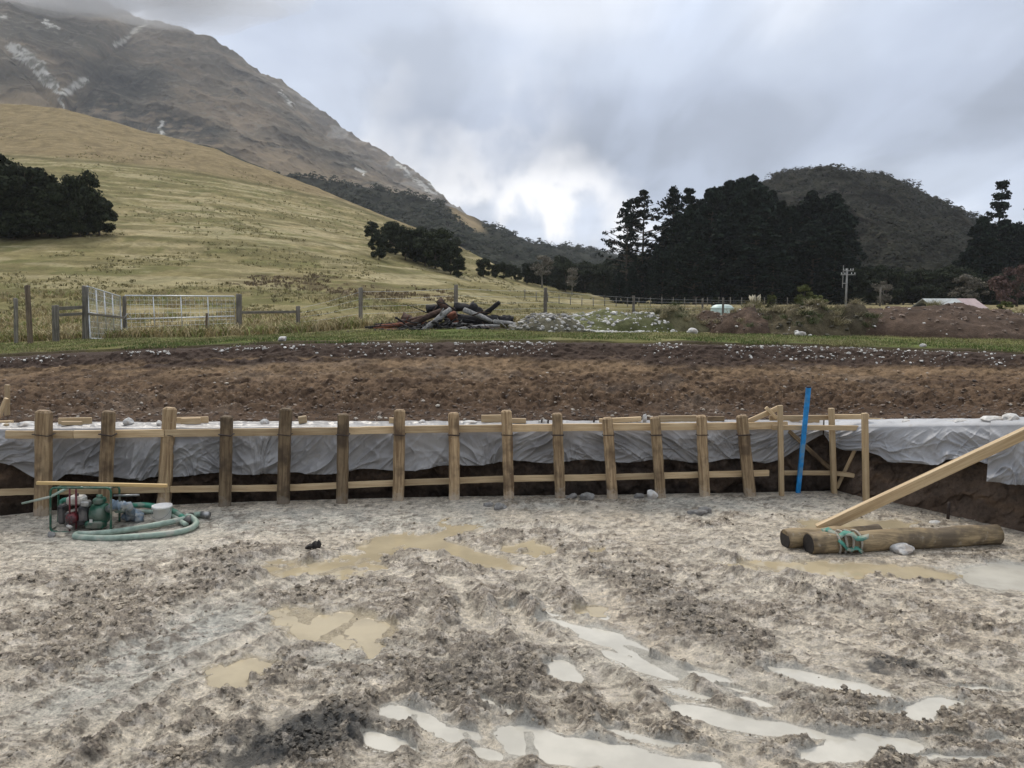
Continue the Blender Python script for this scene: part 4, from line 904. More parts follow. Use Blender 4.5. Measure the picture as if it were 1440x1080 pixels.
# ---------------------------------------------------------------- grass
def blades(name, base, hgt, wd, lean, mat, rr, col=None, parent=None):
    n = len(base); a = rr.rand(n) * 6.28; d = np.stack([np.cos(a), np.sin(a), 0 * a], -1); l = rr.rand(n) * 6.28; q = np.stack([np.cos(l), np.sin(l), 0 * l], -1)
    up = np.array([0, 0, 1.0]); ln = (lean * (.3 + rr.rand(n)))[:, None] * hgt[:, None]
    m = base + up * hgt[:, None] * .6 + q * ln * .35; t = base + up * hgt[:, None] * .95 + q * ln
    w = wd[:, None] * .5
    V = np.stack([base - d * w, base + d * w, m + d * w * .7, m - d * w * .7, t, t + d * w * .1], 1)
    Fc = (np.array([[0, 1, 2, 3], [3, 2, 5, 4]])[None] + (np.arange(n) * 6)[:, None, None]).reshape(-1, 4)
    c = np.repeat(col, 6, 0) if col is not None else None
    return fast_mesh(name, V.reshape(-1, 3), Fc, mat, False, c, parent)
def m_blade():
    m, t, b = new_mat('grass_blades'); at = N(t, 'ShaderNodeAttribute', attribute_name='Col'); L(t, at.outputs[0], b.inputs['Base Color']); b.inputs['Roughness'].default_value = .65; b.inputs['Specular IOR Level'].default_value = .15; return m
M['blade'] = m_blade()
rr = np.random.RandomState(5)
n = 110000; px = rr.uniform(-250, 1720, n); t = (px - 720) / 1090; Y = dT(px) + .06 + (6.5 * rr.rand(n) ** 1.3); k = fbm(t * Y / .8, Y / .8, 3, 3) + .25 * ss(0, 1.5, Y - dT(px)) > .48 + .15 * rr.rand(n); px, t, Y = px[k], t[k], Y[k]; X = t * Y
Bs = np.stack([X, Y, hill_z(X, Y) - .01], -1); m = len(X); g = fbm(X / 2, Y / 2, 6, 3)[:, None]; g = np.clip((g - .35) * 3, 0, 1)
c = (np.array([.095, .13, .035]) * (1 - g) + np.array([.20, .19, .08]) * g) * (.6 + .8 * rr.rand(m, 1)); d = rr.rand(m) < .2; c[d] = np.array([.32, .27, .14]) * (.7 + .6 * rr.rand(d.sum(), 1))
tag(blades('grass', Bs,   .02 + .045 * rr.rand(m) ** 1.5, .010 + .010 * rr.rand(m), np.full(m, .6), M['blade'], rr, c), 'short green grass on the strip above the bank', 'grass', kind='stuff')
n = 9000; px = np.concatenate([rr.uniform(-90, 900, n), rr.uniform(900, 1520, 1800)]); t = (px - 720) / 1090; Y = np.where(px < 900, 21.6 + 30 * rr.rand(len(px)) ** 1.7, 34 + 50 * rr.rand(len(px))); X = t * Y
k = (fbm(X / 3, Y / 4, 8, 4) > .42 + .25 * ss(32, 50, Y) * (px < 900)); X, Y, px = X[k], Y[k], px[k]; z = hill_z(X, Y); nb = 12; m = len(X)
Bs = np.repeat(np.stack([X, Y, z - .02], -1), nb, 0) + rr.randn(m * nb, 3) * [.11, .11, 0]; mm = m * nb
c = np.repeat(np.array([.38, .31, .165])[None] * (.55 + .6 * rr.rand(m, 1)), nb, 0) * (.7 + .6 * rr.rand(mm, 1)); gq = np.repeat(rr.rand(m) < .25, nb); c[gq] *= np.array([.55, .75, .45])
tag(blades('tussock_grass', Bs, np.repeat(.10 + .26 * rr.rand(m), nb) * (.6 + .6 * rr.rand(mm)), np.full(mm, .03), np.full(mm, .9), M['blade'], rr, c), 'bleached long tussock grass beyond the farm fence', 'grass', kind='stuff')
# rougher tussocks and bracken further up the slope
n = 16000; px = rr.uniform(-60, 860, n); t = (px - 720) / 1090; Y = 34 * (6.2 ** (rr.rand(n) ** .9)); X = t * Y; k = (fbm(X / 7, Y / 9, 2, 5) > .56) & (Y < ip(px, R1)); X, Y, px = X[k], Y[k], px[k]; z = hill_z(X, Y); m = len(X); nb = 6
P_, Q_ = proj(X, Y, z); brk = (np.abs(Q_ - ip(P_, [(0, 385), (330, 388), (430, 398), (560, 412), (640, 420)])) < 12) & (P_ > 320) & (P_ < 640)
sz = (.05 + .12 * rr.rand(m)) * (1 + Y / 160) * np.where(brk, 1.25, 1); Bs = np.repeat(np.stack([X, Y, z - .03], -1), nb, 0) + rr.randn(m * nb, 3) * np.repeat(sz, nb)[:, None] * [.5, .5, 0]; mm = m * nb
c = np.where(brk[:, None], np.array([.19, .145, .085]), np.where((rr.rand(m) < .5)[:, None], np.array([.31, .27, .14]), np.array([.225, .20, .09]))) * (.6 + .7 * rr.rand(m, 1)); c = np.repeat(c, nb, 0)
tag(blades('hill_tussock', Bs, np.repeat(sz, nb), np.repeat(sz * .42, nb), np.full(mm, .8), M['blade'], rr, c), 'coarse tussocks dotted over the grassy slope', 'grass', kind='stuff')

# ---------------------------------------------------------------- the timber post wall
POSTS = [(62, 577, 60, 724, 21.5), (153, 578, 147, 718, 17.5), (239, 573, 230, 710, 18), (319, 585, 316, 713, 16.5), (402, 574, 398, 709, 17), (483, 582, 481, 709, 16), (562, 576, 560, 704, 16), (638, 580, 639, 703, 15.5), (712, 577, 716, 703, 15.5), (783, 581, 788, 701, 15), (854, 587, 861, 701, 15), (921, 586, 929, 700, 14.5), (986, 584, 991, 698, 14.5), (1043, 584, 1055, 698, 16)]
M['dark_steel'] = m_plain('rusty_bar', (.05, .035, .028), .7, .3, .4)
pw = root('post_wall', G(560, 704), 'long row of weathered upright posts with sawn rails along the pit edge', 'post wall')
def post_at(px, tz=0.0): g = G(px, float(720 + 0)); return g
base = [G(p[2], p[3]) for p in POSTS]
for i, (xt, yt, xb, yb, w) in enumerate(POSTS):
    b = base[i]; top = PD(xt, yt, b.y + .01); d = (b - top).normalized()
    wm = w * (b.y * CT) / F
    post = beam('post', b + d * .45, top, wm, wm * .8, M['post'], pw, up=(0, -1, 0), ch=.24, wob=.004, taper=.97, n=14)
    o = bpy.context.scene.collection.objects[-1] if 0 else post
    Lp = (top - (b + d * .45)).length; zl_ = Lp / 2 - (612 - yt) * (b.y * CT) / F; mb = MB(); hw_, hd_ = wm * .5 + .004, wm * .4 + .004
    mb.tube([(hw_, -hd_, 0), (hw_, hd_, .006), (-hw_, hd_, -.004), (-hw_, -hd_, .005), (hw_, -hd_, 0)], .006 + .003 * (i % 2), 6, False)
    tie = mb.build('wire_tie', M['dark_steel'], None, True, (0, 0, 0)); tie.parent = post; tie.location = (0, 0, zl_)
def wline(px): return float(dP(px)) + .085
def rail(name, x0, y0, x1, y1, off, w, d, mat, par, wob=.002):
    return beam(name, PD(x0, y0, wline(x0) + off), PD(x1, y1, wline(x1) + off), w, d, mat, par, up=(0, 0, 1), ch=.06, wob=wob)
TOPR = [(8, 611), (104, 611), (232, 609), (322, 608), (480, 606), (560, 604), (715, 602), (790, 601), (925, 600), (1044, 599), (1108, 598)]
for (a, b) in zip(TOPR[:-1], TOPR[1:]):
    rail('rail', a[0], a[1], b[0] - 1, b[1], .035 + R.uniform(-.004, .004), .045, .10, M['pine'], pw)
LOWR = [(-30, 693), (50, 691), (240, 688), (400, 686), (560, 679), (640, 676), (716, 673), (860, 671), (930, 669), (1082, 665)]
for (a, b) in zip(LOWR[:-1], LOWR[1:]):
    rail('rail', a[0], a[1], b[0] - 1, b[1], .04 + R.uniform(-.003, .003), .045, .085, M['pine'], pw)

# ---------------------------------------------------------------- plastic sheeting over the soil ledge
def m_poly(name, c1, c2, rough):
    m, t, b = new_mat(name); v = coords(t); n = noise(t, v, 6, 6, .6); n2 = noise(t, v, 1.2, 4, .6)
    c = mixc(t, ramp(t, n2, [(.35, 0.0), (.65, 1.0)]), c1, c2); c = mixc(t, ramp(t, n, [(.58, 0.0), (.72, .35)]), c, (.22, .19, .15))
    L(t, c, b.inputs['Base Color']); b.inputs['Roughness'].default_value = rough; b.inputs['Specular IOR Level'].default_value = .6
    bump(t, b, noise(t, v, 22, 4, .6, 1.5), .008, .5); return m
M['poly'] = m_poly('grey_polythene', (.19, .185, .182), (.31, .305, .30), .40)
M['poly_pale'] = m_poly('pale_grey_sheeting', (.31, .315, .325), (.40, .405, .415), .65)
def sheet(name, x0, x1, low, mat, label, off, seed, amp=1.0, up_=0.0):
    nc = int((x1 - x0) * 1.5); px = np.linspace(x0, x1, nc)[None]; t = (px - 720) / 1090
    nt, nh = 26, 80; fr = dW(px) - off; bk = dB(px) + .05; zt = zL(px) + .035 + up_
    zl = H + ie(low(px)) * fr
    u = px / 100 * 1.0
    v1 = np.linspace(0, 1, nt)[:, None]; v2 = np.linspace(0, 1, nh + 1)[1:, None]
    Yt = bk + (fr + .03 - bk) * v1; Zt = zt + 0 * v1 + (fbm(u * 6 + 0 * v1, v1 * 4 + 0 * u, seed, 4) - .4) * .06 * np.sin(np.pi * (v1 * .85 + .1)) + .02
    q = v2 + 0 * u; uu = u + 0 * v2
    warp = (vn(uu * 1.2, q * 1.2, seed) - .5) * 1.3
    f1 = ridged(uu * 2.1 + q * 1.3 + warp, q * .8 + uu * .2, seed + 1, 2); f2 = ridged(uu * 2.6 - q * 1.7 + warp, q * .9 + 3, seed + 2, 2)
    m = ss(.35, .65, vn(uu * .9, q * .6, seed + 3)); f = f1 * m + f2 * (1 - m)
    f3 = ridged(uu * 5 + warp * 2 + q * 2.5, q * 1.5 - uu, seed + 4, 3); f4 = ridged(uu * .8 + warp, q * 3.2 + uu * 1.2, seed + 5, 2)
    D = (f ** 2 * .12 + f3 ** 3 * .03 + f4 ** 3 * .07 * ss(.3, .8, q) + ridged(uu * 4.5 + q * 3 * (m - .5) * 2, q * .7 + warp, seed + 8, 2) ** 2 * .05) * ss(0, .35, q) * amp
    Yh = fr - .02 * q - D + .06 * ss(0, 1, q) + .05 * (fbm(uu * 1.1, q * 1.5, seed + 6, 3) - .5) * q; Zh = zt + (zl - zt) * q + (f - .4) * .012 * q
    Yh = np.maximum(Yh, wline(0) * 0 + dP(px) + .135 if name == 'polythene_sheet' else -1)
    Y = np.concatenate([Yt, Yh]); Z = np.concatenate([Zt, Zh]); X = Y * t
    o = grid_obj(name, X, Y, Z, mat); md = o.modifiers.new('thickness', 'SOLIDIFY'); md.thickness = .002
    return tag(o, label, 'plastic sheet')
sheet('polythene_sheet', -60, 1166, lambda p: ip(p, [(-60, 650), (0, 655), (55, 682), (75, 668), (150, 668), (185, 678), (200, 672), (240, 668), (330, 666), (360, 664), (385, 668), (470, 664), (500, 662), (560, 659), (600, 660), (650, 652), (720, 650), (860, 648), (1000, 648), (1050, 647), (1085, 650), (1110, 643), (1140, 628), (1166, 612)]) + 2.5 * np.sin(p / 17) , M['poly'], 'long dark grey polythene sheet draped over the soil ledge behind the posts', .10, 1)
sheet('pale_sheet', 1168, 1412, lambda p: ip(p, [(1168, 612), (1180, 624), (1200, 632), (1225, 636), (1250, 640), (1262, 648), (1300, 653), (1335, 651), (1345, 645), (1390, 646), (1412, 652)]) + 1.5 * np.sin(p / 11), M['poly_pale'], 'pale grey sheet draped in folds over the bank right of the timber corner', .06, 5, 1.2)
sheet('pale_sheet', 1406, 1640, lambda p: ip(p, [(1406, 676), (1412, 677), (1440, 681), (1640, 690)]), M['poly_pale'], 'pale grey sheet hanging lowest, at the right edge behind the sloping plank', .10, 9, 1.1, .01)

# ---------------------------------------------------------------- corner frames of sawn timber
cf = root('timber_corner_frame', G(1171, 697), 'sawn pine corner frame with crossed braces right of the post row', 'timber frame')
def cp(x, y, off=0.0, base=None): return PD(x, y, float(dP(x)) + off)
for xt, yt, xb, yb, w in ((1097, 570, 1099, 698, .065), (1169, 574, 1173, 694, .07), (1216, 581, 1218, 706, .072)):
    b = G(xb, yb); t = PD(xt, yt, b.y); d = (b - t).normalized(); beam('post', b + d * .3, t, w, w, M['pine'], cf, up=(0, -1, 0), ch=.08)
beam('rail', PD(1082, 588, 10.98), PD(1172, 587, 10.98), .05, .07, M['pine'], cf); beam('rail', PD(1166, 586, 10.96), PD(1222, 586, 10.80), .05, .07, M['pine'], cf)
beam('rail', PD(1086, 601, 10.86), PD(1228, 602, 10.72), .05, .07, M['pine'], cf)
beam('rail', PD(1102, 665, 10.94), PD(1172, 665, 10.96), .05, .065, M['pine'], cf); beam('rail', PD(1170, 665, 10.96), PD(1216, 670, 10.82), .05, .065, M['pine'], cf)
beam('brace', PD(1109, 606, 11.02), PD(1168, 660, 11.04), .045, .06, M['post'], cf); beam('brace', PD(1214, 608, 10.86), PD(1177, 686, 11.04), .045, .05, M['pine'], cf)
beam('brace', PD(1050, 594, 10.95), PD(1096, 573, 10.94), .045, .07, M['pine'], cf); beam('stay', PD(1077, 573, 10.9), PD(1092, 588, 10.9), .04, .05, M['pine'], cf)
lf = root('timber_trestle', G(10, 712), 'sawn pine upright with cross boards cut by the left edge of the picture', 'timber frame')
b = G(9, 716); beam('post', b + Vector((0, 0, -.3)), PD(9, 596, b.y), .05, .05, M['pine'], lf, up=(0, -1, 0)); beam('post', PD(10, 612, 10.9), PD(10.5, 541, 10.9), .06, .05, M['pine'], lf, up=(0, -1, 0))
beam('board', PD(-30, 597, 10.3), PD(18, 596, 10.3), .05, .09, M['pine'], lf); beam('brace', PD(-22, 640, 10.6), PD(9, 560, 10.6), .05, .05, M['pine'], lf); beam('brace', PD(-12, 690, 10.2), PD(14, 600, 10.25), .04, .05, M['pine'], lf)
# boxing board and pegs beyond the corner
bb = root('boxing_board', PD(1270, 594, 11.1), 'long sawn board on two pegs along the ledge behind the pale sheet', 'board')
beam('board', PD(1222, 592, 11.15), PD(1326, 594, 10.9), .04, .085, M['pine'], bb); beam('peg', PD(1275, 600, 11.1), PD(1275, 584, 11.1), .04, .04, M['pine'], bb, up=(0, -1, 0)); beam('peg', PD(1320, 602, 10.98), PD(1320, 579, 10.98), .055, .045, M['pine'], bb, up=(0, -1, 0))

# ---------------------------------------------------------------- offcuts, stones and bags weighing the sheet down
def ledge(px, back=.5):
    px_ = float(px); Y = float(dW(px_)) + (float(dB(px_)) - float(dW(px_))) * back; t = (px_ - 720) / 1090
    return Vector((Y * t, Y, float(zL(px_)) + .055))
OFF = [(70, 118, .6, .04, .10, 'pine', 'pale sawn offcut on the sheet right of the leftmost post'), (74, 104, .3, .05, .05, 'pine', 'short offcut lying in front of the longer one behind the leftmost post'), (220, 285, .7, .03, .09, 'pine', 'long thin offcut laid behind the third post from the left'), (246, 274, .4, .06, .09, 'pine', 'stubby sawn block right of the third post from the left'), (414, 426, .5, .07, .10, 'pine', 'small timber block beside the fifth post from the left'),
       (544, 556, .4, .06, .09, 'pine', 'small timber block touching the seventh post from the left'), (676, 708, .6, .05, .11, 'pine', 'sawn offcut just left of the ninth post from the left'), (714, 740, .4, .05, .07, 'pine', 'sawn offcut just right of the ninth post from the left'), (845, 905, .3, .05, .07, 'pine', 'flat board on the sheet between the eleventh and twelfth posts'), (930, 985, .55, .05, .10, 'pine', 'board end sloping behind the thirteenth post from the left'), (1000, 1024, .6, .05, .07, 'post', 'dark offcut between the last two posts of the row'), (1118, 1160, .5, .05, .06, 'pine', 'offcut lying on the sheet inside the corner frame')]
for x0, x1, bk, w, d, mt, lb in OFF:
    a, b = ledge(x0, bk), ledge(x1, min(.95, bk + R.uniform(-.2, .2))); dz = Vector((0, 0, d * .4))
    o = beam('timber_offcut', a + dz + Vector((0, 0, R.uniform(0, .02))), b + dz + Vector((0, 0, R.uniform(0, .03))), w, d, M[mt]); tag(o, lb, 'offcut', 'timber offcuts holding the sheet down')
M['white_rock'] = m_plain('white_limestone', (.62, .61, .58), .8, 0, .4, 9, dirt=(.28, .24, .2), bumpd=.02)
M['grey_rock'] = m_plain('grey_rock', (.24, .235, .22), .75, 0, .5, 12, dirt=(.10, .09, .08), bumpd=.02)
LEDGE_STONES = [(23, .45, .13, .05, 'flat pale stone on the sheet at the left end of the ledge'), (171, .5, .075, .075, 'white upright stone between the second and third posts from the left'), (214, .35, .06, .06, 'white stone just left of the third post from the left'), (365, .5, .08, .06, 'white stone between the fourth and fifth posts'), (472, .45, .09, .04, 'flat white stone left of the sixth post from the left'), (592, .45, .07, .05, 'rounded white stone right of the seventh post from the left'), (660, .5, .12, .04, 'flat white stone between the eighth and ninth posts'), (765, .5, .08, .05, 'whitish stone left of the tenth post from the left'), (910, .5, .04, .10, 'round pale stone tucked left of the twelfth post'),
      (1135, .5, .14, .05, 'pale lump of sheeting and stone inside the corner frame'), (1285, .5, .08, .04, 'small pale stone behind the long board on two pegs'), (1352, .4, .10, .035, 'low pale stone on the pale sheet right of the long board'), (1366, .4, .12, .04, 'flat grey white stone between the long board and the pair of larger stones'), (1412, .4, .17, .06, 'larger dark-topped stone near the right end of the ledge'), (1435, .4, .14, .07, 'largest white stone on the ledge at the right edge')]
for i, (x, bk, rx, rz, lb) in enumerate(LEDGE_STONES):
    mb = MB(); p = ledge(x, bk) + Vector((0, 0, rz * .75 - .03)); blob(mb, p, (rx, rx * .7, rz), 40 + i, 1); tag(mb.build('stone', M['white_rock'], smooth=False), lb, 'stone', 'stones holding the sheet down')
# small dark pegs showing above the ledge
M['dark_steel'] = m_plain('rusty_bar', (.05, .035, .028), .7, .3, .4)
for i, (x, y0) in enumerate([(728, 592), (762, 590), (771, 590), (836, 586), (889, 588), (897, 588)]):
    p = ledge(x, .35); tag(MB().tube([p - Vector((0, 0, .1)), PD(x, y0, p.y)], .014, 8).build('steel_peg', M['dark_steel'], smooth=True), {0: 'leftmost dark steel peg on the ledge, right of the ninth post', 1: 'left one of two close dark pegs before the tenth post', 2: 'right one of two close dark pegs before the tenth post', 3: 'lone dark steel peg between the tenth and eleventh posts', 4: 'left one of two close dark pegs before the twelfth post', 5: 'right one of two close dark pegs before the twelfth post'}[i], 'peg', 'steel pegs along the ledge')
p = G(1333, 731); tag(MB().tube([p - Vector((0, 0, .1)), p + Vector((.0, .0, .16)), p + Vector((0, 0, .23))], [.02, .02, .018], 8).build('short_stake', M['dark_steel'], smooth=True), 'short black stake in the mud below the pale sheet', 'stake')

# ---------------------------------------------------------------- blue straightedge leaning on the frame
M['blue'] = m_plain('blue_painted_alloy', (.01, .25, .62), .45, .0, .35, 10, dirt=(.13, .25, .36))
a, b = G(1122, 693), PD(1137, 545, 10.62); sr = root('straightedge', a, 'long blue painted straightedge leaning against the timber corner frame', 'straightedge')
beam('bar', a - Vector((0, 0, .02)), b, .065, .035, M['blue'], sr, up=(0, -1, 0), ch=.12)
beam('end_cap', b, b + (b - a).normalized() * .02, .068, .038, M['dark_steel'], sr, up=(0, -1, 0), ch=.12)

# ---------------------------------------------------------------- two round poles, sling and the sloping plank
M['pole_end'] = m_plain('dark_pole_end', (.018, .014, .012), .7, 0, .5, 30, bumpd=.006)
def pole(px0, py0, px1, py1, r0, r1, label, Y0=None, zc=None, seed=0, z1=None):
    a = G(px0, py0, r0 - .02); b = G(px1, py1, r1 - .02)
    rt = root('round_pole', (a + b) / 2 - Vector((0, 0, r0)), label, 'pole', 'round timber poles')
    n = 30; rr_ = random.Random(seed); ph = [rr_.uniform(0, 6) for _ in range(4)]
    mb = MB(); mb.tube([a.lerp(b, i / n) + Vector((0, 0, .008 * math.sin(i * .5 + ph[0]))) for i in range(n + 1)], [r0 + (r1 - r0) * i / n + .004 * math.sin(i * .9 + ph[1]) for i in range(n + 1)], 28, squash=lambda i, k: 1 + .02 * math.sin(k * .9 + i * .3 + ph[2]) + .012 * math.sin(k * 2.7 + ph[3]))
    o = mb.build('shaft', M['pole_mat'], rt, True); 
    me = o.data; [setattr(f, 'use_smooth', len(f.vertices) == 4) for f in me.polygons]
    d = (b - a).normalized()
    for c, s_, r in ((a, -1, r0), (b, 1, r1)):
        mb = MB(); mb.tube([c + d * s_ * -.002, c + d * s_ * .006], [r * .93, r * .90], 28); mb.build('cut_end', M['pole_end'], rt)
    return a, b, rt
def m_pole():
    m, t, b = new_mat('weathered_round_pole'); v0 = coords(t, (2.0, 30, 30)); v1 = coords(t); g = noise(t, v0, 1.0, 6, .65, .4); n = noise(t, v1, 3.2, 4, .6)
    c = mixc(t, ramp(t, g, [(.3, 0.0), (.7, 1.0)]), (.14, .098, .05), (.35, .26, .14)); c = mixc(t, ramp(t, n, [(.42, .0), (.62, .8)]), c, (.075, .055, .035)); c = mixc(t, ramp(t, noise(t, v1, 9, 5, .6), [(.6, 0.0), (.7, .5)]), c, (.33, .29, .23))
    L(t, c, b.inputs['Base Color']); b.inputs['Roughness'].default_value = .7; bump(t, b, g, .008, .7); return m
M['pole_mat'] = m_pole()
a1, b1, _ = pole(1137, 765, 1401, 752, .122, .118, 'long round pole nearest the viewer with a sling round its dark end', seed=1)
a2, b2, _ = pole(1104, 758, 1235, 752, .115, .11, 'round pole lying behind the front one, its end further left', seed=2)
d1 = (b1 - a1).normalized()
M['sling'] = m_plain('teal_webbing', (.05, .22, .165), .7, 0, .4, 20, dirt=(.3, .28, .22)); M['rope'] = m_plain('muddy_rope', (.36, .33, .27), .85, 0, .4, 30, bumpd=.01)
sl = root('lifting_sling', a1 + d1 * .4, 'teal webbing sling and muddy loops wrapped round the front pole', 'sling')
def ring(c, d, r, t, tilt, name, mt, n=28, flat=2.2):
    mb = MB(); d = (d + Vector((tilt, 0, tilt * .5))).normalized(); u = d.cross(Vector((0, 0, 1))).normalized(); w = u.cross(d)
    pts = [c + (u * math.cos(a) + w * math.sin(a)) * (r * (1 + .03 * math.sin(a * 3))) for a in np.linspace(0, 2 * math.pi, n + 1)]
    mb.tube(pts, t, 8, False); return mb.build(name, M[mt], sl, True)
ring(a1 + d1 * .38, d1, .133, .014, .10, 'loop', 'rope'); ring(a1 + d1 * .45, d1, .135, .012, -.16, 'loop', 'rope'); ring(a1 + d1 * .31, d1, .132, .012, .3, 'loop', 'rope'); ring(a1 + d1 * .56, d1, .13, .013, .04, 'loop', 'rope')
def ribbon(pts, w, name, mt, par):
    mb = MB(); vs = []
    for i, p in enumerate(pts):
        d = (Vector(pts[min(i + 1, len(pts) - 1)]) - Vector(pts[max(i - 1, 0)])).normalized(); s_ = d.cross(Vector((.1, -.6, .8))).normalized() * w * .5; vs += [Vector(p) - s_, Vector(p) + s_]
    mb.add(vs, [(2 * i, 2 * i + 1, 2 * i + 3, 2 * i + 2) for i in range(len(pts) - 1)]); o = mb.build(name, mt, par, True); md = o.modifiers.new('t', 'SOLIDIFY'); md.thickness = .006; return o
q = a1 + d1 * .3; ribbon([q + Vector((-.12 + i * .05, .02 - .03 * i + .02 * math.sin(i * 2), .12 + .03 * math.sin(i * 1.7))) for i in range(9)], .07, 'webbing', M['sling'], sl)
ribbon([q + Vector((.0 + i * .045, -.13 - .02 * math.sin(i), .045 + .03 * math.cos(i * 1.3) - .02 * i)) for i in range(7)], .05, 'webbing', M['sling'], sl)
A = PD(1150, 745, 8.72); B = PD(1478, 592, 8.55); tag(beam('plank', A, B, .05, .14, M['pine'], None, up=(0, -.25, 1), ch=.05, n=10), 'long new pine plank sloping up from the round poles to the right bank', 'plank')

# ---------------------------------------------------------------- rocks and scraps on the floor
def rock(name, px, py, rx, rz, mt, lb, seed, cat='rock', group=None, sub=2, ry=None):
    mb = MB(); p = G(px, py); blob(mb, p + Vector((0, 0, rz * .45)), (rx, ry or rx * .8, rz), seed, sub); return tag(mb.build(name, M[mt], smooth=False), lb, cat, group)
rock('rock', 1266, 775, .17, .07, 'white_rock', 'flat whitish rock half sunk in front of the front pole', 1)
rock('rock', 804, 702, .09, .06, 'grey_rock', 'pale grey rock left of two at the foot of the tenth post', 2); rock('rock', 826, 703, .13, .07, 'grey_rock', 'dark and white rock between the tenth and eleventh posts', 3)
rock('rock', 916, 701, .09, .085, 'white_rock', 'white topped rock at the foot of the twelfth post', 4); rock('rock', 899, 700, .08, .05, 'grey_rock', 'grey rock just left of the white topped one', 5)
rock('rock', 703, 716, .10, .06, 'grey_rock', 'dark wet rock in front of the ninth post', 6); rock('rock', 686, 712, .08, .04, 'grey_rock', 'small dark lump left of the wet rock before the ninth post', 7)
rock('rock', 980, 724, .13, .06, 'grey_rock', 'pale angular rock in the mud before the thirteenth post', 8); rock('rock', 990, 721, .09, .07, 'grey_rock', 'darker rock leaning behind the pale one before the thirteenth post', 9)
rock('brick_piece', 26, 756, .05, .025, 'red_bit', 'small reddish scrap on the mud left of the pump', 10, 'scrap') if 0 else None
rock('rock', 73, 756, .055, .05, 'grey_rock', 'small dark wedge of rock at the front corner of the pump', 11)
rock('rock', 1316, 737, .10, .03, 'white_rock', 'small white stone at the foot of the pale sheet bank', 12); rock('rock', 1408, 736, .10, .03, 'white_rock', 'small white stone below the low hanging sheet', 13)
M['rag'] = m_plain('black_rag', (.018, .014, .012), .8, 0, .5, 20, bumpd=.02)
mb = MB()
for dx, dy, rx, rz, s_ in ((-.02, 0, .05, .035, 1), (.045, .0, .05, .05, 2), (.075, -.01, .03, .06, 3), (-.06, .01, .03, .02, 4), (.02, .02, .045, .045, 5)): blob(mb, G(440, 776) + Vector((dx, dy, .055 + (rz - .03))), (rx, rx * .9, rz), 70 + s_, 2)
tag(mb.build('black_rag', M['rag'], smooth=True), 'crumpled black rag standing on the mud beside the long puddle', 'rag')

# ---------------------------------------------------------------- water pump
M['green'] = m_plain('green_enamel', (.012, .085, .05), .4, .1, .35, 10, dirt=(.16, .15, .12)); M['tank_green'] = m_plain('green_casting', (.012, .10, .06), .45, .1, .35, 8, dirt=(.12, .14, .11))
M['red'] = m_plain('red_enamel', (.13, .012, .016), .45, 0, .4, 8, dirt=(.05, .03, .03)); M['cream'] = m_plain('white_tank_paint', (.60, .58, .53), .4, 0, .3, 8, dirt=(.3, .27, .22)); M['black'] = m_plain('black_plastic', (.02, .02, .022), .5, 0, .4, 9, dirt=(.12, .11, .1)); M['steel'] = m_plain('dull_steel', (.32, .32, .31), .4, .7, .4, 14)
g = G(112, 748); s1 = g.y * CT / F; pu = root('water_pump', g, 'engine driven water pump in a dark green tube frame with a white tank', 'water pump')
def W(px, py, dy=0.0): p = PD(px, py, g.y + dy); return p
def rrect(x0, y0, x1, y1, dy, rad=6):
    pts = []
    for cx, cy, a0 in ((x0 + rad, y0 + rad, 180), (x1 - rad, y0 + rad, 270), (x1 - rad, y1 - rad, 0), (x0 + rad, y1 - rad, 90)):
        for k in range(5):
            a = math.radians(a0 + k * 22.5); pts.append(W(cx + rad * math.cos(a), cy + rad * math.sin(a), dy))
    return pts + [pts[0]]
fm = root; 
MB().tube(rrect(71, 686, 156, 748, 0), .013, 10, False).build('frame', M['green'], pu, True)
MB().tube(rrect(82, 683, 168, 742, .42), .013, 10, False).build('frame', M['green'], pu, True)
for x, y, x2, y2 in ((76, 687, 86, 684), (152, 687, 164, 684), (73, 744, 84, 739), (154, 744, 166, 739), (112, 686, 124, 683)): MB().tube([W(x, y), W(x2, y2, .42)], .012, 8).build('cross_tube', M['green'], pu, True)
MB().tube([W(98, 686, .0), W(98, 747, .0)], .010, 8).build('upright', M['red'], pu, True); MB().tube([W(107, 686, .05), W(107, 744, .05)], .012, 8).build('upright', M['red'], pu, True)
MB().box(W(124, 745, .18), (.26, .17, .016)).build('base_plate', M['green'], pu)
MB().box(W(112, 727, .17), (.13, .11, .085), b=.02).build('engine_block', M['black'], pu)
fn = MB(); c = W(101, 729, .02); fn.tube([c + Vector((0, .09, 0)), c, c - Vector((0, .03, 0)), c - Vector((0, .045, 0))], [.068, .07, .06, .04], 24).build('fan_cover', M['red'], pu, True); fan = bpy.context.scene.collection.objects[-1]; fan = [o for o in bpy.data.objects if o.name == 'fan_cover'][0]
for k in range(6):
    a = k * math.pi / 3; 
    under(MB().tube([c + Vector((math.cos(a) * .02, -.048, math.sin(a) * .02)), c + Vector((math.cos(a) * .05, -.04, math.sin(a) * .05))], .005, 6).build('grille_bar', M['black'], pu), fan)
ft = MB().box(W(108, 703, .14), (.095, .085, .052), b=.024).build('fuel_tank', M['cream'], pu); under(MB().tube([W(108, 697, .14), W(108, 694, .14)], .022, 14).build('fuel_cap', M['black'], pu, True), ft)
MB().box(W(90, 722, .25), (.045, .08, .12), b=.02).build('air_filter', M['black'], pu); MB().box(W(118, 722, .06), (.05, .05, .10), b=.02).build('crankcase', M['black'], pu)
MB().box(W(135, 737, .08), (.11, .07, .05), b=.02).build('volute', M['green'], pu)
MB().box(W(121, 708, .05), (.05, .05, .035), b=.015).build('silencer', M['steel'], pu)
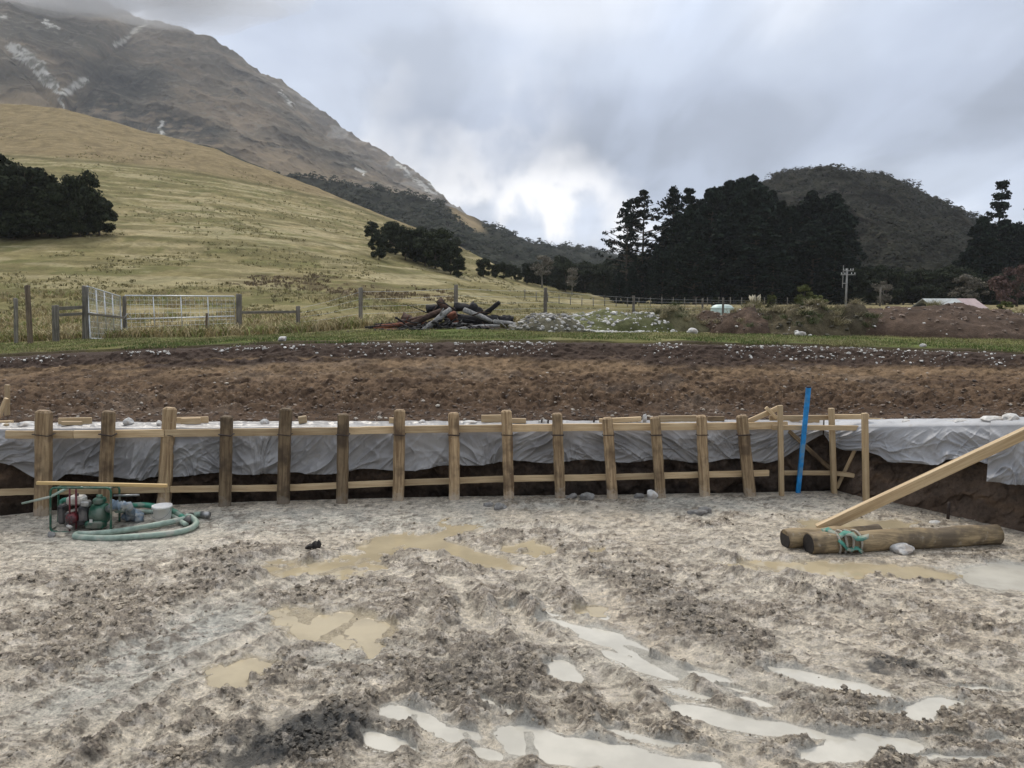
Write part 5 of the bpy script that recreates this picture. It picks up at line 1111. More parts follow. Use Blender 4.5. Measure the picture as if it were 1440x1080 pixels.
tk = MB(); c = W(142, 722, .16); tk.tube([c + Vector((-.10, 0, 0)), c + Vector((-.085, 0, 0)), c + Vector((.05, 0, 0)), c + Vector((.075, 0, 0)), c + Vector((.085, 0, 0))], [.09, .125, .13, .11, .07], 28).build('pump_casing', M['tank_green'], pu, True)
MB().box(W(140, 704, .16), (.06, .07, .04), b=.02).build('priming_tank', M['tank_green'], pu); under(MB().tube([W(140, 702, .16), W(140, 696, .16)], .035, 16).build('outlet', M['tank_green'], pu, True), bpy.data.objects['priming_tank'])
MB().tube([W(152, 716, .12), W(158, 714, .1), W(163, 713, .1)], [.045, .045, .05], 18).build('inlet', M['steel'], pu, True)
for x, y, dy in ((78, 748, .03), (150, 748, .03)): MB().tube([W(x, y - 2, dy), W(x, y + 3, dy)], .02, 12).build('foot', M['black'], pu, True)
MB().tube([W(95, 739, -.0), W(100, 742, -.03)], [.018, .022], 12).build('filler_cap', M['cream'], pu, True)
MB().box(W(128, 733, .02), (.018, .004, .022)).build('maker_plate', M['cream'], pu)
# pipe and yellow batten resting on the frame
M['yellow'] = m_wood('yellow_stained_batten', (.56, .40, .18), (.42, .28, .12), .6, .1, (.3, .2, .1), .6)
tag(beam('yellow_batten', W(52, 679, .15), W(235, 683, .25), .045, .04, M['yellow'], None, ch=.12), 'long yellow batten laid level across the top of the pump frame', 'batten')
M['hose_g'] = m_plain('green_hose', (.05, .25, .17), .45, 0, .3, 12, dirt=(.26, .29, .24)); M['hose_p'] = m_plain('muddy_pale_hose', (.25, .33, .27), .6, 0, .35, 10, dirt=(.36, .35, .30)); M['hose_b'] = m_plain('blue_grey_lay_flat', (.16, .22, .28), .7, 0, .4, 14, dirt=(.3, .3, .28), bumpd=.02)
tag(MB().tube([W(31, 708, .0), W(70, 699, .0), W(96, 686, .06)], [.012, .016, .016], 10).build('handle_bar', M['hose_p'], smooth=True), 'thin pale rod sticking out to the left over the pump frame', 'rod')
tag(MB().tube([W(160, 697, .3), W(196, 696, .36)], .013, 10).build('steel_bar', M['steel'], smooth=True), 'short steel bar sticking out right from behind the pump', 'bar')
def spl(pts, n=10):
    pts = [Vector(p) for p in pts]; out = []
    for i in range(len(pts) - 1):
        p0, p1, p2, p3 = pts[max(i - 1, 0)], pts[i], pts[i + 1], pts[min(i + 2, len(pts) - 1)]
        for k in range(n):
            t = k / n; out.append(.5 * ((2 * p1) + (p2 - p0) * t + (2 * p0 - 5 * p1 + 4 * p2 - p3) * t * t + (3 * p1 - p0 - 3 * p2 + p3) * t ** 3))
    return out + [pts[-1]]
def hose(name, P, r, mt, lb, z=.05):
    return MB().tube(spl([G(x, y, zz if len(q_) else z) if 0 else G(x, y, z + dz) for x, y, dz, *q_ in P]), r, 12).build(name, M[mt], None, True)
hs = root('suction_hose', G(200, 740), 'muddy pale green hose coiled in long loops right of the pump', 'hose')
def hp(P, r, mt, name='hose_length', z=.04):
    o = MB().tube(spl([G(x, y, z + dz) for x, y, dz in P]), r, 12).build(name, M[mt], hs, True); return o
hp([(287, 723, .02), (275, 724, .0), (262, 729, .02), (250, 732, .02), (205, 741, .01), (160, 748, 0), (125, 751, 0), (110, 751, 0), (106, 754, 0), (115, 756, 0), (150, 757, 0), (200, 754, 0), (240, 750, 0), (266, 744, 0), (276, 736, .01), (270, 728, .04), (262, 726, .05)], .037, 'hose_p')
MB().tube([G(284, 723, .06), G(294, 724, .06)], .042, 14).build('coupling', M['steel'], hs, True)
MB().tube([G(262, 734, .05), G(266, 730, .07), G(268, 726, .05)], .05, 12).build('strap', M['black'], hs, True)
h2 = root('delivery_hose', G(210, 716), 'brighter green hose arching from the pump behind the white bucket', 'hose')
MB().tube(spl([W(160, 714, .1), W(178, 712, .6), W(200, 710, .85), W(222, 713, .9), W(244, 719, .62), G(258, 728, .04), G(266, 734, .04)]), .036, 12).build('hose_length', M['hose_g'], h2, True)
MB().tube(spl([W(164, 718, .12), W(185, 719, .6), W(215, 720, .78), W(238, 724, .62), G(262, 738, .05)]), .03, 12).build('hose_length', M['hose_p'], h2, True)
MB().tube(spl([W(84, 716, .45), W(86, 706, .5), W(94, 703, .5), W(104, 708, .5)]), .03, 12).build('hose_length', M['hose_g'], h2, True)
mb = MB(); V_ = spl([W(157, 709, .1), W(168, 711, .08), W(180, 712, .1), G(187, 726, .05), G(196, 731, .04)]); mb.tube(V_, [.045 + .014 * math.sin(i * 1.3) for i in range(len(V_))], 12, squash=lambda i, k: 1 + .16 * math.sin(k * 1.9 + i)).build('lay_flat_length', M['hose_b'], h2, True)
mb = MB(); 
for s_, (x, y, r_) in enumerate([(186, 733, .10), (194, 733, .08), (178, 733, .07), (189, 729, .09)]): blob(mb, G(x, y) + Vector((0, 0, .06)), (r_, r_ * .8, r_ * .7), 90 + s_, 3)
tag(mb.build('blue_bundle', M['hose_b'], smooth=True), 'crumpled blue grey bundle on the mud between the pump and bucket', 'bundle')
# bucket
M['bucket'] = m_plain('white_plastic', (.82, .81, .78), .4, 0, .1, 9, dirt=(.7, .66, .58)); bk = root('bucket', G(229, 733), 'small white plastic bucket standing in the hose coil', 'bucket')
c = G(229, 733); rb, rt, hb = .095, .113, .21; pr = [(0, .01), (rb, .0), (rb + .002, .005), (rt, hb - .03), (rt + .008, hb - .03), (rt + .008, hb), (rt - .004, hb), (rb - .006, .03), (0, .03)]
n = 36; vs = [c + Vector((r * math.cos(2 * math.pi * k / n), r * math.sin(2 * math.pi * k / n), z)) for r, z in pr for k in range(n)]; fs = [(i * n + k, i * n + (k + 1) % n, (i + 1) * n + (k + 1) % n, (i + 1) * n + k) for i in range(len(pr) - 1) for k in range(n)]
MB().add(vs, fs).build('body', M['bucket'], bk, True)
MB().tube([c + Vector((math.cos(a) * (rt + .01), -abs(math.sin(a)) * .10 - .02, hb - .03 - math.sin(a) * .12)) for a in np.linspace(0, math.pi, 16)], .003, 6).build('handle', M['steel'], bk, True)
M['brown_bit'] = m_plain('muddy_timber', (.20, .13, .08), .85, 0, .4, 9, bumpd=.01)
a = PD(160, 664, 10.95); tag(beam('broken_slab', a, PD(180, 676, 10.95), .16, .10, M['brown_bit'], None, ch=.3, wob=.01), 'broken brown slab leaning in the gap behind the second and third posts', 'slab')
mb = MB(); a = G(192, 708); blob(mb, a + Vector((0, .25, .12)), (.26, .1, .2), 7, 2); tag(mb.build('soil_lump', M['brown_bit']), 'brown lump of soil standing against the trench left of the third post', 'soil lump')

# ---------------------------------------------------------------- farm fence and gate on the paddock
def fpost(px, yt, yb, w, Y, par, name='post', mt='farm', lean=0):
    b = PD(px, yb, Y); t = PD(px + lean, yt, Y); z = float(hill_z(np.array([b.x]), np.array([Y]))[0])
    wm = w * Y * CT / F; mb = MB(); n = 6; bb = Vector((b.x, Y, min(z, b.z) - .25))
    mb.tube([bb.lerp(t, i / n) + Vector((R.uniform(-.006, .006), 0, 0)) for i in range(n + 1)] + [t + Vector((0, 0, .015))], [wm / 2 * R.uniform(.96, 1.04) for _ in range(n + 1)] + [wm * .4], 12)
    return mb.build(name, M[mt], par, True)
def yat(px, py): return on_hill(px, py).y
def lone(px, yt, yb, w, Y, lb, lean=0, mt='farm'):
    o = fpost(px, yt, yb, w, Y, None, 'fence_post', mt, lean); return tag(o, lb, 'fence post', 'lone fence posts')
lone(22, 420, 479, 5.5, 20.6, 'short round post, leftmost on the paddock edge'); lone(43, 402, 486, 7, 19.2, 'taller leaning post right of the leftmost short one', -5, 'farm_brown') if 0 else None
M['farm_brown'] = m_wood('brown_fence_wood', (.17, .13, .09), (.07, .05, .035), .85, .4, (.04, .03, .02), .8)
lone(43, 402, 486, 7, 19.2, 'taller brown leaning post right of the leftmost short one', -5, 'farm_brown')
r = root('rail_fence', PD(100, 480, 20.6), 'short double rail fence between a stout post and the tall gate post', 'fence')
fpost(78, 430, 484, 9, 20.2, r); fpost(120, 403, 480, 8.5, 20.9, r)
beam('rail', PD(80, 434, 20.3), PD(118, 432, 20.9), .07, .09, M['farm'], r); beam('rail', PD(84, 443, 20.4), PD(118, 441, 20.9), .07, .08, M['farm'], r); beam('rail', PD(124, 441, 20.85), PD(174, 447, 22.4), .06, .06, M['farm'], r)
def gate(name, P0, P1, top0, top1, bars, lb, ncol, dens=5, mt='galv', mesh=True, low0=None, low1=None):
    """P0/P1 foot of each stile, top0/top1 their tops"""
    o = root(name, (P0 + P1) / 2, lb, 'gate'); T0, T1 = P0 + Vector((0, 0, top0)), P1 + Vector((0, 0, top1)); rr_ = .021
    MB().tube([P0, T0, T1, P1, P0], rr_, 8, False).build('gate_frame', M[mt], o, True)
    for k in range(1, ncol): f = k / ncol; MB().tube([P0.lerp(P1, f), T0.lerp(T1, f)], .015, 8).build('upright', M[mt], o, True)
    for f in bars: MB().tube([P0.lerp(T0, f), P1.lerp(T1, f)], .016, 8).build('crossbar', M[mt], o, True)
    mb = MB()
    for k in range(dens * ncol): f = k / (dens * ncol); mb.tube([P0.lerp(P1, f), T0.lerp(T1, f)], .0035, 3, False)
    for k in range(1, 9): f = k / 9; mb.tube([P0.lerp(T0, f), P1.lerp(T1, f)], .0035, 3, False)
    mb.build('wire_mesh', M[mt], o); return o
def GZ(px, py, Y): return PD(px, py, Y)
gate('farm_gate', GZ(127, 476, 20.9), GZ(172, 478, 22.5), 20.9 * 73 / F, 22.5 * 61 / F, (.5,), 'galvanised gate leaf standing open at an angle beside the tall post', 4, 6)
gate('farm_gate', GZ(179, 473, 23.0), GZ(331, 465, 24.0), 23 * 57 / F, 24 * 48 / F, (.42,), 'wide galvanised farm gate closed across the paddock opening', 4, 6)
r = root('gate_post', PD(175, 478, 22.8), 'grey post between the two gate leaves with a latch chain', 'fence post'); fpost(175, 417, 479, 5, 22.8, r)
MB().tube([PD(174, 448, 22.7), PD(179, 441, 22.75), PD(184, 447, 22.8), PD(177, 449, 22.7)], .012, 6).build('latch_chain', M['galv'], r, True)
r = root('rail_fence', PD(378, 465, 24.6), 'single rail fence running right from the closed gate', 'fence')
fpost(336, 414, 469, 8, 24.2, r); fpost(419, 431, 464, 6, 25.2, r); beam('rail', PD(338, 439.5, 24.3), PD(417, 438.5, 25.2), .08, .085, M['farm'], r)
tag(fpost(289, 441, 476, 3.2, 22.6, None, 'short_stake', 'farm_brown', 2), 'thin brown stake in front of the closed gate', 'stake')
wf = root('wire_fence', PD(640, 450, 24.6), 'post and wire fence crossing the paddock behind the timber heap', 'fence')
WP = [(419, 431, 25.2, 464), (507, 405, 24.6, 459), (641, 401, 26.5, 452), (767, 405, 30, 447), (891, 416, 42, 443), (988, 420, 58, 439), (1060, 421.5, 70, 436)]
for x, yt, Y, yb in WP[1:]: fpost(x, yt, yb, 5.2 * 24.6 / Y + .8, Y, wf)
for k in range(5):
    f = .1 + k * .19
    for (x0, t0, Y0, b0), (x1, t1, Y1, b1) in zip(WP[:-1], WP[1:]):
        A = PD(x0, t0 + (b0 - t0) * f, Y0); B = PD(x1, t1 + (b1 - t1) * f, Y1); MB().tube([A, A.lerp(B, .5) - Vector((0, 0, .03)), B], .0035, 4).build('wire', M['galv'], wf)
far = root('wire_fence', at_y(840, 95), 'distant low post and wire fence along the foot of the valley wood', 'fence')
for i in range(24):
    x = 738 + i * 16; p = at_y(x, ip(x, [(738, 92), (1110, 105)])); p2 = at_y(x + 16, ip(x + 16, [(738, 92), (1110, 105)])); MB().tube([p - Vector((0, 0, .2)), p + Vector((0, 0, 1.15))], .055, 6).build('post', M['farm'], far, True)
    for z in (.5, .8, 1.08): MB().tube([p + Vector((0, 0, z)), p2 + Vector((0, 0, z))], .004, 3).build('wire', M['farm'], far)

# ---------------------------------------------------------------- burnt log heap
def m_log(name, a, b_, end=None, char=.5):
    m, t, b = new_mat(name); v = coords(t); n = noise(t, v, 4, 6, .6); n2 = noise(t, v, 14, 6, .7)
    c = mixc(t, ramp(t, n2, [(.35, 0.0), (.65, 1.0)]), a, b_); c = mixc(t, ramp(t, n, [(.45, 0.0), (.6, char)]), c, (.012, .011, .011))
    L(t, c, b.inputs['Base Color']); b.inputs['Roughness'].default_value = .8; b.inputs['Specular IOR Level'].default_value = .25; bump(t, b, n2, .03, .9); return m
M['log_black'] = m_log('charred_log', (.012, .012, .013), (.035, .032, .032)); M['log_brown'] = m_log('dark_brown_log', (.05, .028, .02), (.11, .065, .045), char=.6); M['log_red'] = m_log('reddish_log', (.14, .045, .025), (.24, .09, .05), char=.5); M['log_grey'] = m_log('silver_grey_log', (.20, .195, .185), (.36, .35, .33), char=.25)
LG = [  # x0,y0,x1,y1,width px,dY,material,label
 (525, 462, 600, 455, 7, -.1, 'log_red', 'low reddish branch at the far left of the burnt log heap'), (533, 466, 590, 463, 5, -.5, 'log_red', 'thin red brown branch lying along the grass before the heap'), (527, 457, 556, 457, 8, .2, 'log_black', 'short black log at the left end of the heap'),
 (556, 447, 572, 456, 3, -.2, 'log_black', 'thin dark stick poking up at the left of the heap'), (566, 447, 585, 452, 14, .3, 'log_brown', 'stumpy brown log with round end, left in the heap'), (570, 458, 622, 438, 10, -.2, 'log_brown', 'long brown log rising to the middle left of the heap'),
 (560, 455, 640, 434, 9, .1, 'log_brown', 'second brown log rising behind the long one'), (600, 436, 628, 430, 12, .4, 'log_black', 'black round topped log on the upper left of the heap'), (618, 424, 640, 444, 12, .3, 'log_brown', 'dark twisted log peaking at the top of the heap'),
 (594, 464, 634, 436, 9, -.7, 'log_grey', 'silver log leaning steeply across the front of the heap'), (628, 447, 700, 452, 20, .1, 'log_black', 'thick charred trunk through the middle of the heap'), (634, 440, 640, 456, 15, -.25, 'log_red', 'rusty red split face in the middle of the heap'),
 (640, 432, 668, 436, 14, .5, 'log_black', 'charred log on the top right shoulder of the heap'), (660, 430, 676, 442, 20, .3, 'log_black', 'big round black stump at the upper right of the heap'), (652, 434, 692, 454, 8, -.5, 'log_grey', 'silver log sloping down the right front of the heap'), (680, 442, 702, 425, 8, .2, 'log_black', 'black branch jutting up at the right of the heap'),
 (640, 464, 702, 459, 7, -.8, 'log_grey', 'long silver log lying flat along the front of the heap'), (616, 463, 646, 462, 9, -.7, 'log_black', 'dark log end low at the front of the heap'), (690, 446, 716, 452, 13, .1, 'log_black', 'short black log at the right end of the heap'), (694, 451, 730, 458, 6, -.4, 'log_grey', 'thin pale branch sticking out right of the heap'), (706, 448, 722, 450, 12, .3, 'log_black', 'black sawn round at the far right of the heap'), (700, 464, 716, 463, 6, -.7, 'log_brown', 'small brown chunk in the grass right of the heap')]
Y0 = 21.3
for i, (x0, y0, x1, y1, w, dy, mt, lb) in enumerate(LG):
    a, b = PD(x0, y0, Y0 + dy), PD(x1, y1, Y0 + dy * .6 + R.uniform(-.15, .15)); n = 10; rr_ = w * Y0 / F / 2 * .88; ph = R.uniform(0, 6); L_ = (b - a).length
    pts = [a.lerp(b, k / n) + Vector((0, R.uniform(-1, 1) * .015, math.sin(k / n * 3 + ph) * .03 * min(1, L_))) for k in range(n + 1)]
    mb = MB(); mb.tube(pts, [rr_ * (1.08 - .25 * k / n + .08 * math.sin(k * 1.4 + ph)) for k in range(n + 1)], 12, squash=lambda i, k: 1 + .12 * math.sin(k * 1.7 + ph + i * .4) + R.uniform(-.05, .05))
    if L_ > .8 and i % 3 == 0:
        c = pts[6]; mb.tube([c, c + Vector((.06, -.05, .16)), c + Vector((.12, -.06, .26))], [rr_ * .4, rr_ * .3, rr_ * .15], 7)
    tag(mb.build('log', M[mt], smooth=True), lb, 'log', 'logs of the burnt heap')
for k in range(26):
    x = R.gauss(628, 38); y = R.uniform(430, 460) if abs(x - 628) < 50 else R.uniform(450, 462); a = PD(x, y + 6, Y0 + R.uniform(-.9, .1)); l = R.uniform(.35, .9); an = R.uniform(-.3, 1.0); sx = R.choice((-1, 1))
    d = Vector((sx * math.cos(an), R.uniform(-.3, .1), math.sin(an) * .55)); m_ = a + d * l * .5 + Vector((0, 0, R.uniform(-.04, .06))); r_ = R.uniform(.012, .028)
    mb = MB(); mb.tube([a, a.lerp(m_, .5), m_, a + d * l], [r_, r_ * .9, r_ * .75, r_ * .35], 7); mb.tube([m_, m_ + Vector((sx * .10, -.03, .13))], [r_ * .5, r_ * .25], 5)
    tag(mb.build('branch', M[R.choice(('log_black', 'log_black', 'log_brown', 'log_grey'))], smooth=True), 'thin broken branch tangled among the logs of the burnt heap', 'branch', 'thin branches of the burnt heap')
P = []; 
for i in range(260): x = R.gauss(625, 50); p = at_y(x, 20.6 + R.uniform(-.5, 1.2)); P.append((p.x, p.y, p.z + R.uniform(0, .3) * max(0, 1 - abs(x - 625) / 70)))
P = np.array(P); tag(scatter_lumps('charcoal_litter', P, .02 + .05 * RS.rand(len(P)), M['log_black'], 1, 4, flat=.5), 'bits of charred bark and charcoal round the heap', 'charcoal', kind='stuff')

# ---------------------------------------------------------------- heaps
def heap(name, cx, cy_b, wpx, hpx, Y, dep, colr, lb, cat, seed, rough=.12, base_lb=None, lop=0.0, n=90, pw_=1.0):
    p = at_y(cx, Y); wx = wpx * Y / F / 2; hz = hpx * Y / F; gx, gy = np.meshgrid(np.linspace(-1.15, 1.15, n), np.linspace(-1.15, 1.15, n // 2 + 10))
    X = p.x + gx * wx; Yv = Y + gy * dep; r_ = np.sqrt((gx - lop * (1 - gx * gx)) ** 2 + gy ** 2) * (1 + .25 * (fbm(gx * 1.7 + seed, gy * 1.7, seed, 3) - .5) * 2)
    prof = np.clip(1 - r_ ** 2, 0, 1) ** pw_; z0 = hill_z(X, Yv)
    Z = z0 - .10 + (prof * hz * (.75 + .5 * fbm(gx * 2.4, gy * 2.4, seed + 2, 4)) + .10 * ss(0, .12, prof)) + prof ** .3 * (prof > 0) * rough * (fbm(gx * wx * 2.2, gy * dep * 2.2, seed + 4, 5) - .45) * 2 * hz ** .3
    nn = fbm(X * 2, Yv * 2 + Z * 3, seed + 1, 5)[..., None]; c = np.array(colr) * (.55 + .9 * nn)
    o = grid_obj(name, X, Yv, Z, M['bank'], c); tag(o, lb, cat); return o, X, Yv, Z, prof
def put(o, fn):   # helper returns random surface points of the heap
    pass
def pts_on(Hh, n, rs, pmin=.02, bias=1.0):
    o, X, Yv, Z, prof = Hh; i = rs.randint(0, X.shape[0], n * 4); j = rs.randint(0, X.shape[1], n * 4); k = prof[i, j] > pmin; i, j = i[k][:n], j[k][:n]
    return np.stack([X[i, j], Yv[i, j], Z[i, j]], -1)
h1 = heap('stone_heap', 770, 462, 96, 24, 20.8, 1.3, (.12, .11, .075), 'pointed heap of white stones and turf right of the burnt logs', 'stone heap', 3, .12, pw_=.8)
h1b = heap('stone_heap', 868, 458, 185, 26, 22.6, 1.6, (.11, .115, .05), 'broad low turf hump strewn with white stones, right of the pointed stone heap', 'stone heap', 4, .1, pw_=.6, n=140)
rs = np.random.RandomState(9); P = pts_on(h1b, 620, rs); q = scatter_lumps('hump_stones', P, .014 + .05 * rs.rand(len(P)) ** 2, M['stone'], 1, 3, col=np.array([.66, .64, .60]) * (.3 + .8 * rs.rand(len(P), 1))); q['kind'] = 'stuff'; q.parent = h1b[0]
P = pts_on(h1, 380, rs); tag(scatter_lumps('heap_stones', P, .018 + .05 * rs.rand(len(P)) ** 2, M['stone'], 1, 3, col=np.array([.50, .48, .44]) * (.15 + .95 * rs.rand(len(P), 1))), None, None, kind='stuff')
o = bpy.data.objects['heap_stones']; o.parent = h1[0]
n = 900; x = rs.normal(845, 48, n); x = np.clip(x, 745, 975); Y = 20.2 + 2.4 * rs.rand(n); t = (x - 720) / 1090; X = t * Y; k = vn(X * 1.1, Y * 1.5, 4) > .32; X, Y = X[k], Y[k]
Pz = np.stack([X, Y, hill_z(X, Y) + .015 + .10 * ss(.35, .8, vn(X * .9, Y * .9, 5))], -1); tag(scatter_lumps('scattered_stones', Pz, .015 + .05 * rs.rand(len(X)) ** 2, M['stone'], 1, 6, col=np.array([.66, .645, .60]) * (.45 + .6 * rs.rand(len(X), 1))), 'white stones strewn over the turf right of the pointed stone heap', 'stones', kind='stuff')
soil = (.088, .060, .043)
hA = heap('soil_heap', 1052, 462, 100, 34, 21.6, 1.2, soil, 'dark soil heap just right of the pale tank', 'soil heap', 5, .2)
hB = heap('soil_heap', 1330, 466, 350, 42, 21.5, 2.3, soil, 'broad brown soil heap dotted with white stones at the right', 'soil heap', 7, .12, lop=-.15, n=170, pw_=.7)
hC = heap('turf_heap', 1120, 464, 140, 36, 21.0, 1.2, (.085, .070, .042), 'heap of upturned turf and trailing grass in the middle right', 'turf heap', 9, .42)
hD = heap('turf_heap', 945, 458, 110, 28, 22.6, 1.2, (.11, .10, .055), 'low grassy turf heap left of the pale tank', 'turf heap', 11, .36)
hE = heap('turf_heap', 1195, 462, 100, 36, 21.3, 1.0, (.075, .062, .04), 'turf heap meeting the left end of the broad brown soil heap', 'turf heap', 13, .4)
hF = heap('turf_heap', 845, 452, 90, 12, 23.5, 1.0, (.10, .10, .05), 'low green hump behind the strewn white stones', 'turf heap', 15, .2)
hG = heap('soil_heap', 1000, 458, 76, 26, 22.8, 1.0, soil, 'small brown soil heap in front of the pale tank', 'soil heap', 17, .2)
for hh, nn_, cc, sz in ((hA, 160, (.09, .06, .04), .05), (hB, 420, (.12, .08, .055), .05), (hC, 110, (.07, .06, .035), .06), (hG, 80, (.09, .06, .04), .04), (hE, 60, (.07, .06, .035), .06)):
    P = pts_on(hh, nn_, rs); c = np.array(cc) * (.6 + .9 * rs.rand(len(P), 1)); l = rs.rand(len(P)) < .10; c[l] = [.62, .60, .56]; rad = .015 + sz * rs.rand(len(P)) ** 2; rad[l] *= .7
    q = scatter_lumps('heap_lumps', P, rad, M['clod'], 1, 5, col=c); q['kind'] = 'stuff'; q.parent = hh[0]
for hh, nn_, hg in ((hC, 60, .15), (hD, 50, .16), (hE, 30, .14), (hF, 24, .12), (hA, 10, .12)):
    P = pts_on(hh, nn_, rs, .25); nb = 60; m = len(P); Bs = np.repeat(P, nb, 0) + rs.randn(m * nb, 3) * [.07, .05, .01]; tn = np.repeat(rs.rand(m) < .6, nb)
    c = np.where(tn[:, None], [.29, .25, .15], [.085, .10, .042]) * (.6 + .7 * rs.rand(m * nb, 1)); q = blades('trailing_grass', Bs, np.full(m * nb, hg) * (.5 + .7 * rs.rand(m * nb)), np.full(m * nb, .014), np.full(m * nb, 1.9), M['blade'], rs, c, hh[0]); q['kind'] = 'stuff'
def frock(x, Y, r_, lb, mt='white_rock', s_=1): mb = MB(); p = at_y(x, Y); blob(mb, p + Vector((0, 0, r_ * .3)), (r_ * 1.2, r_, r_ * .8), s_, 2); tag(mb.build('rock', M[mt]), lb, 'rock')
frock(1126, 19.0, .12, 'white angular boulder on the green strip in front of the turf heap', s_=21); frock(1140, 19.2, .05, 'small white stone just right of the white boulder', s_=22); frock(973, 20.0, .13, 'flat white rock left of the turf heaps on the green strip', s_=23); frock(397, 15.0, .08, 'white rock on the bank lip below the fence rail', s_=24); frock(1300, 14.6, .06, 'white rock on the bank lip at the right', s_=25)

# ---------------------------------------------------------------- pale tank, pole, roof, plumes
M['mint'] = m_plain('pale_green_wrap', (.50, .62, .56), .45, 0, .15, 5, dirt=(.36, .42, .38))
p = at_y(1015, 36); s_ = 36 / F; w_, hh_ = 31 * s_, 22 * s_; tk = root('water_tank', p, 'pale mint green rounded tank standing at the paddock fence', 'tank')
mb = MB(); n = 28; vs = []; rings = [(0, 1.0), (.1, 1.02), (.55, 1.0), (.78, .95), (.92, .82), (1.0, .55), (1.02, 0.02)]
for z, k in rings:
    for i in range(n):
        a = 2 * math.pi * i / n; ca, sa = math.cos(a), math.sin(a); ex = .6; q = (abs(ca) ** (2 / ex * .5) + abs(sa) ** (2 / ex * .5)) ** -.28
        vs.append(p + Vector((ca * w_ / 2 * k * min(1.08, q + .05), sa * w_ / 2 * k, hh_ * z)))
mb.add(vs, [(i * n + k, i * n + (k + 1) % n, (i + 1) * n + (k + 1) % n, (i + 1) * n + k) for i in range(len(rings) - 1) for k in range(n)]).build('tank_body', M['mint'], tk, True)
for z in (.22, .5, .78): MB().tube([p + Vector((math.cos(a) * w_ / 2 * 1.02, math.sin(a) * w_ / 2 * 1.02, hh_ * z)) for a in np.linspace(0, 2 * math.pi, 33)], .018, 6, False).build('rib', M['mint'], tk, True)
tag(fpost(1017, 419, 440, 3.2, 33, None, 'fence_post'), 'dark post standing in front of the pale mint tank', 'fence post')
Y = 90; p = at_y(1188, Y); s_ = Y / F; up = root('power_pole', p, 'concrete coloured power pole with crossarms against the dark trees', 'power pole')
M['pole_grey'] = m_plain('pale_pole', (.26, .26, .25), .8, 0, .25, 2)
hp_ = 54 * s_; MB().tube([p - Vector((0, 0, .5)), p + Vector((.0, 0, hp_))], [.13, .09], 10).build('pole_shaft', M['pole_grey'], up, True)
for z, w1 in ((hp_ * .84, .85), (hp_ * .94, .6)):
    c = p + Vector((.05, -.18, z)); beam('crossarm', c - Vector((w1, 0, 0)), c + Vector((w1, 0, 0)), .08, .10, M['pole_grey'], up)
    for q in (-.9, -.45, .45, .9): MB().tube([c + Vector((q * w1, 0, .08)), c + Vector((q * w1, 0, .24))], [.06, .04], 8).build('insulator', M['galv'], up, True)
beam('bracket', p + Vector((-.55, -.2, hp_ * .5)), p + Vector((-.55, -.2, hp_ * 1.08)), .06, .06, M['pole_grey'], up, up=(0, -1, 0)); beam('bracket_arm', p + Vector((-.6, -.2, hp_ * .62)), p + Vector((0, -.1, hp_ * .62)), .08, .08, M['pole_grey'], up)
Y = 100; p = at_y(1236, Y); u2 = root('power_pole', p, 'slim dull pole right of the power pole, among grey trees', 'power pole'); MB().tube([p - Vector((0, 0, .5)), p + Vector((0, 0, 27 * Y / F))], .12, 8).build('pole_shaft', M['farm'], u2, True); beam('crossarm', p + Vector((-.8, 0, 2.4)), p + Vector((.8, 0, 2.4)), .1, .1, M['farm'], u2)
M['iron'] = m_plain('pale_corrugated_iron', (.36, .38, .37), .6, .1, .2, 1.5); M['pinkroof'] = m_plain('faded_pink_roof', (.36, .27, .26), .55, .1, .2, 1.5); M['shedwall'] = m_plain('pale_shed_wall', (.50, .47, .40), .8, 0, .2, 2); M['dark_open'] = m_plain('dark_window', (.03, .035, .04), .3)
Y = 70; s_ = Y / F; p = at_y(1348, Y) - Vector((0, 0, 1.32)); sh = root('shed', p, 'long low shed with a pale and pink roof behind the soil heap', 'shed')
x0, x1 = -37 * s_, 38 * s_; wl = 1.55
MB().box(p + Vector((0, 1.9, wl / 2 - .1)), ((x1 - x0) / 2 - .15, 1.8, wl / 2 + .1), b=.01).build('wall', M['shedwall'], sh)
def roofp(xa, xb, mt):
    mb = MB(); n = 40; vs = []
    for k in range(n + 1):
        x = xa + (xb - xa) * k / n; z = .03 * math.sin(k * math.pi / 1.0 * .5 * 2)
        vs += [p + Vector((x, -.25, wl - .02 + z)), p + Vector((x, 1.9, wl + .85 + z)), p + Vector((x, 4.05, wl - .02 + z))]
    fs = []
    for k in range(n): b_ = 3 * k; fs += [(b_, b_ + 3, b_ + 4, b_ + 1), (b_ + 1, b_ + 4, b_ + 5, b_ + 2)]
    o = mb.add(vs, fs).build('roof', M[mt], sh); o.modifiers.new('t', 'SOLIDIFY').thickness = .05
roofp(x0, 12 * s_, 'iron'); roofp(12 * s_ + .01, x1, 'pinkroof')
for xw in (-26, -14, -2, 14, 26): MB().box(p + Vector((xw * s_, .08, .95)), (.42, .03, .28), b=.005).build('window', M['dark_open'], sh)
M['plume'] = m_leaf('pampas_plume', (.42, .38, .28), (.60, .55, .42))
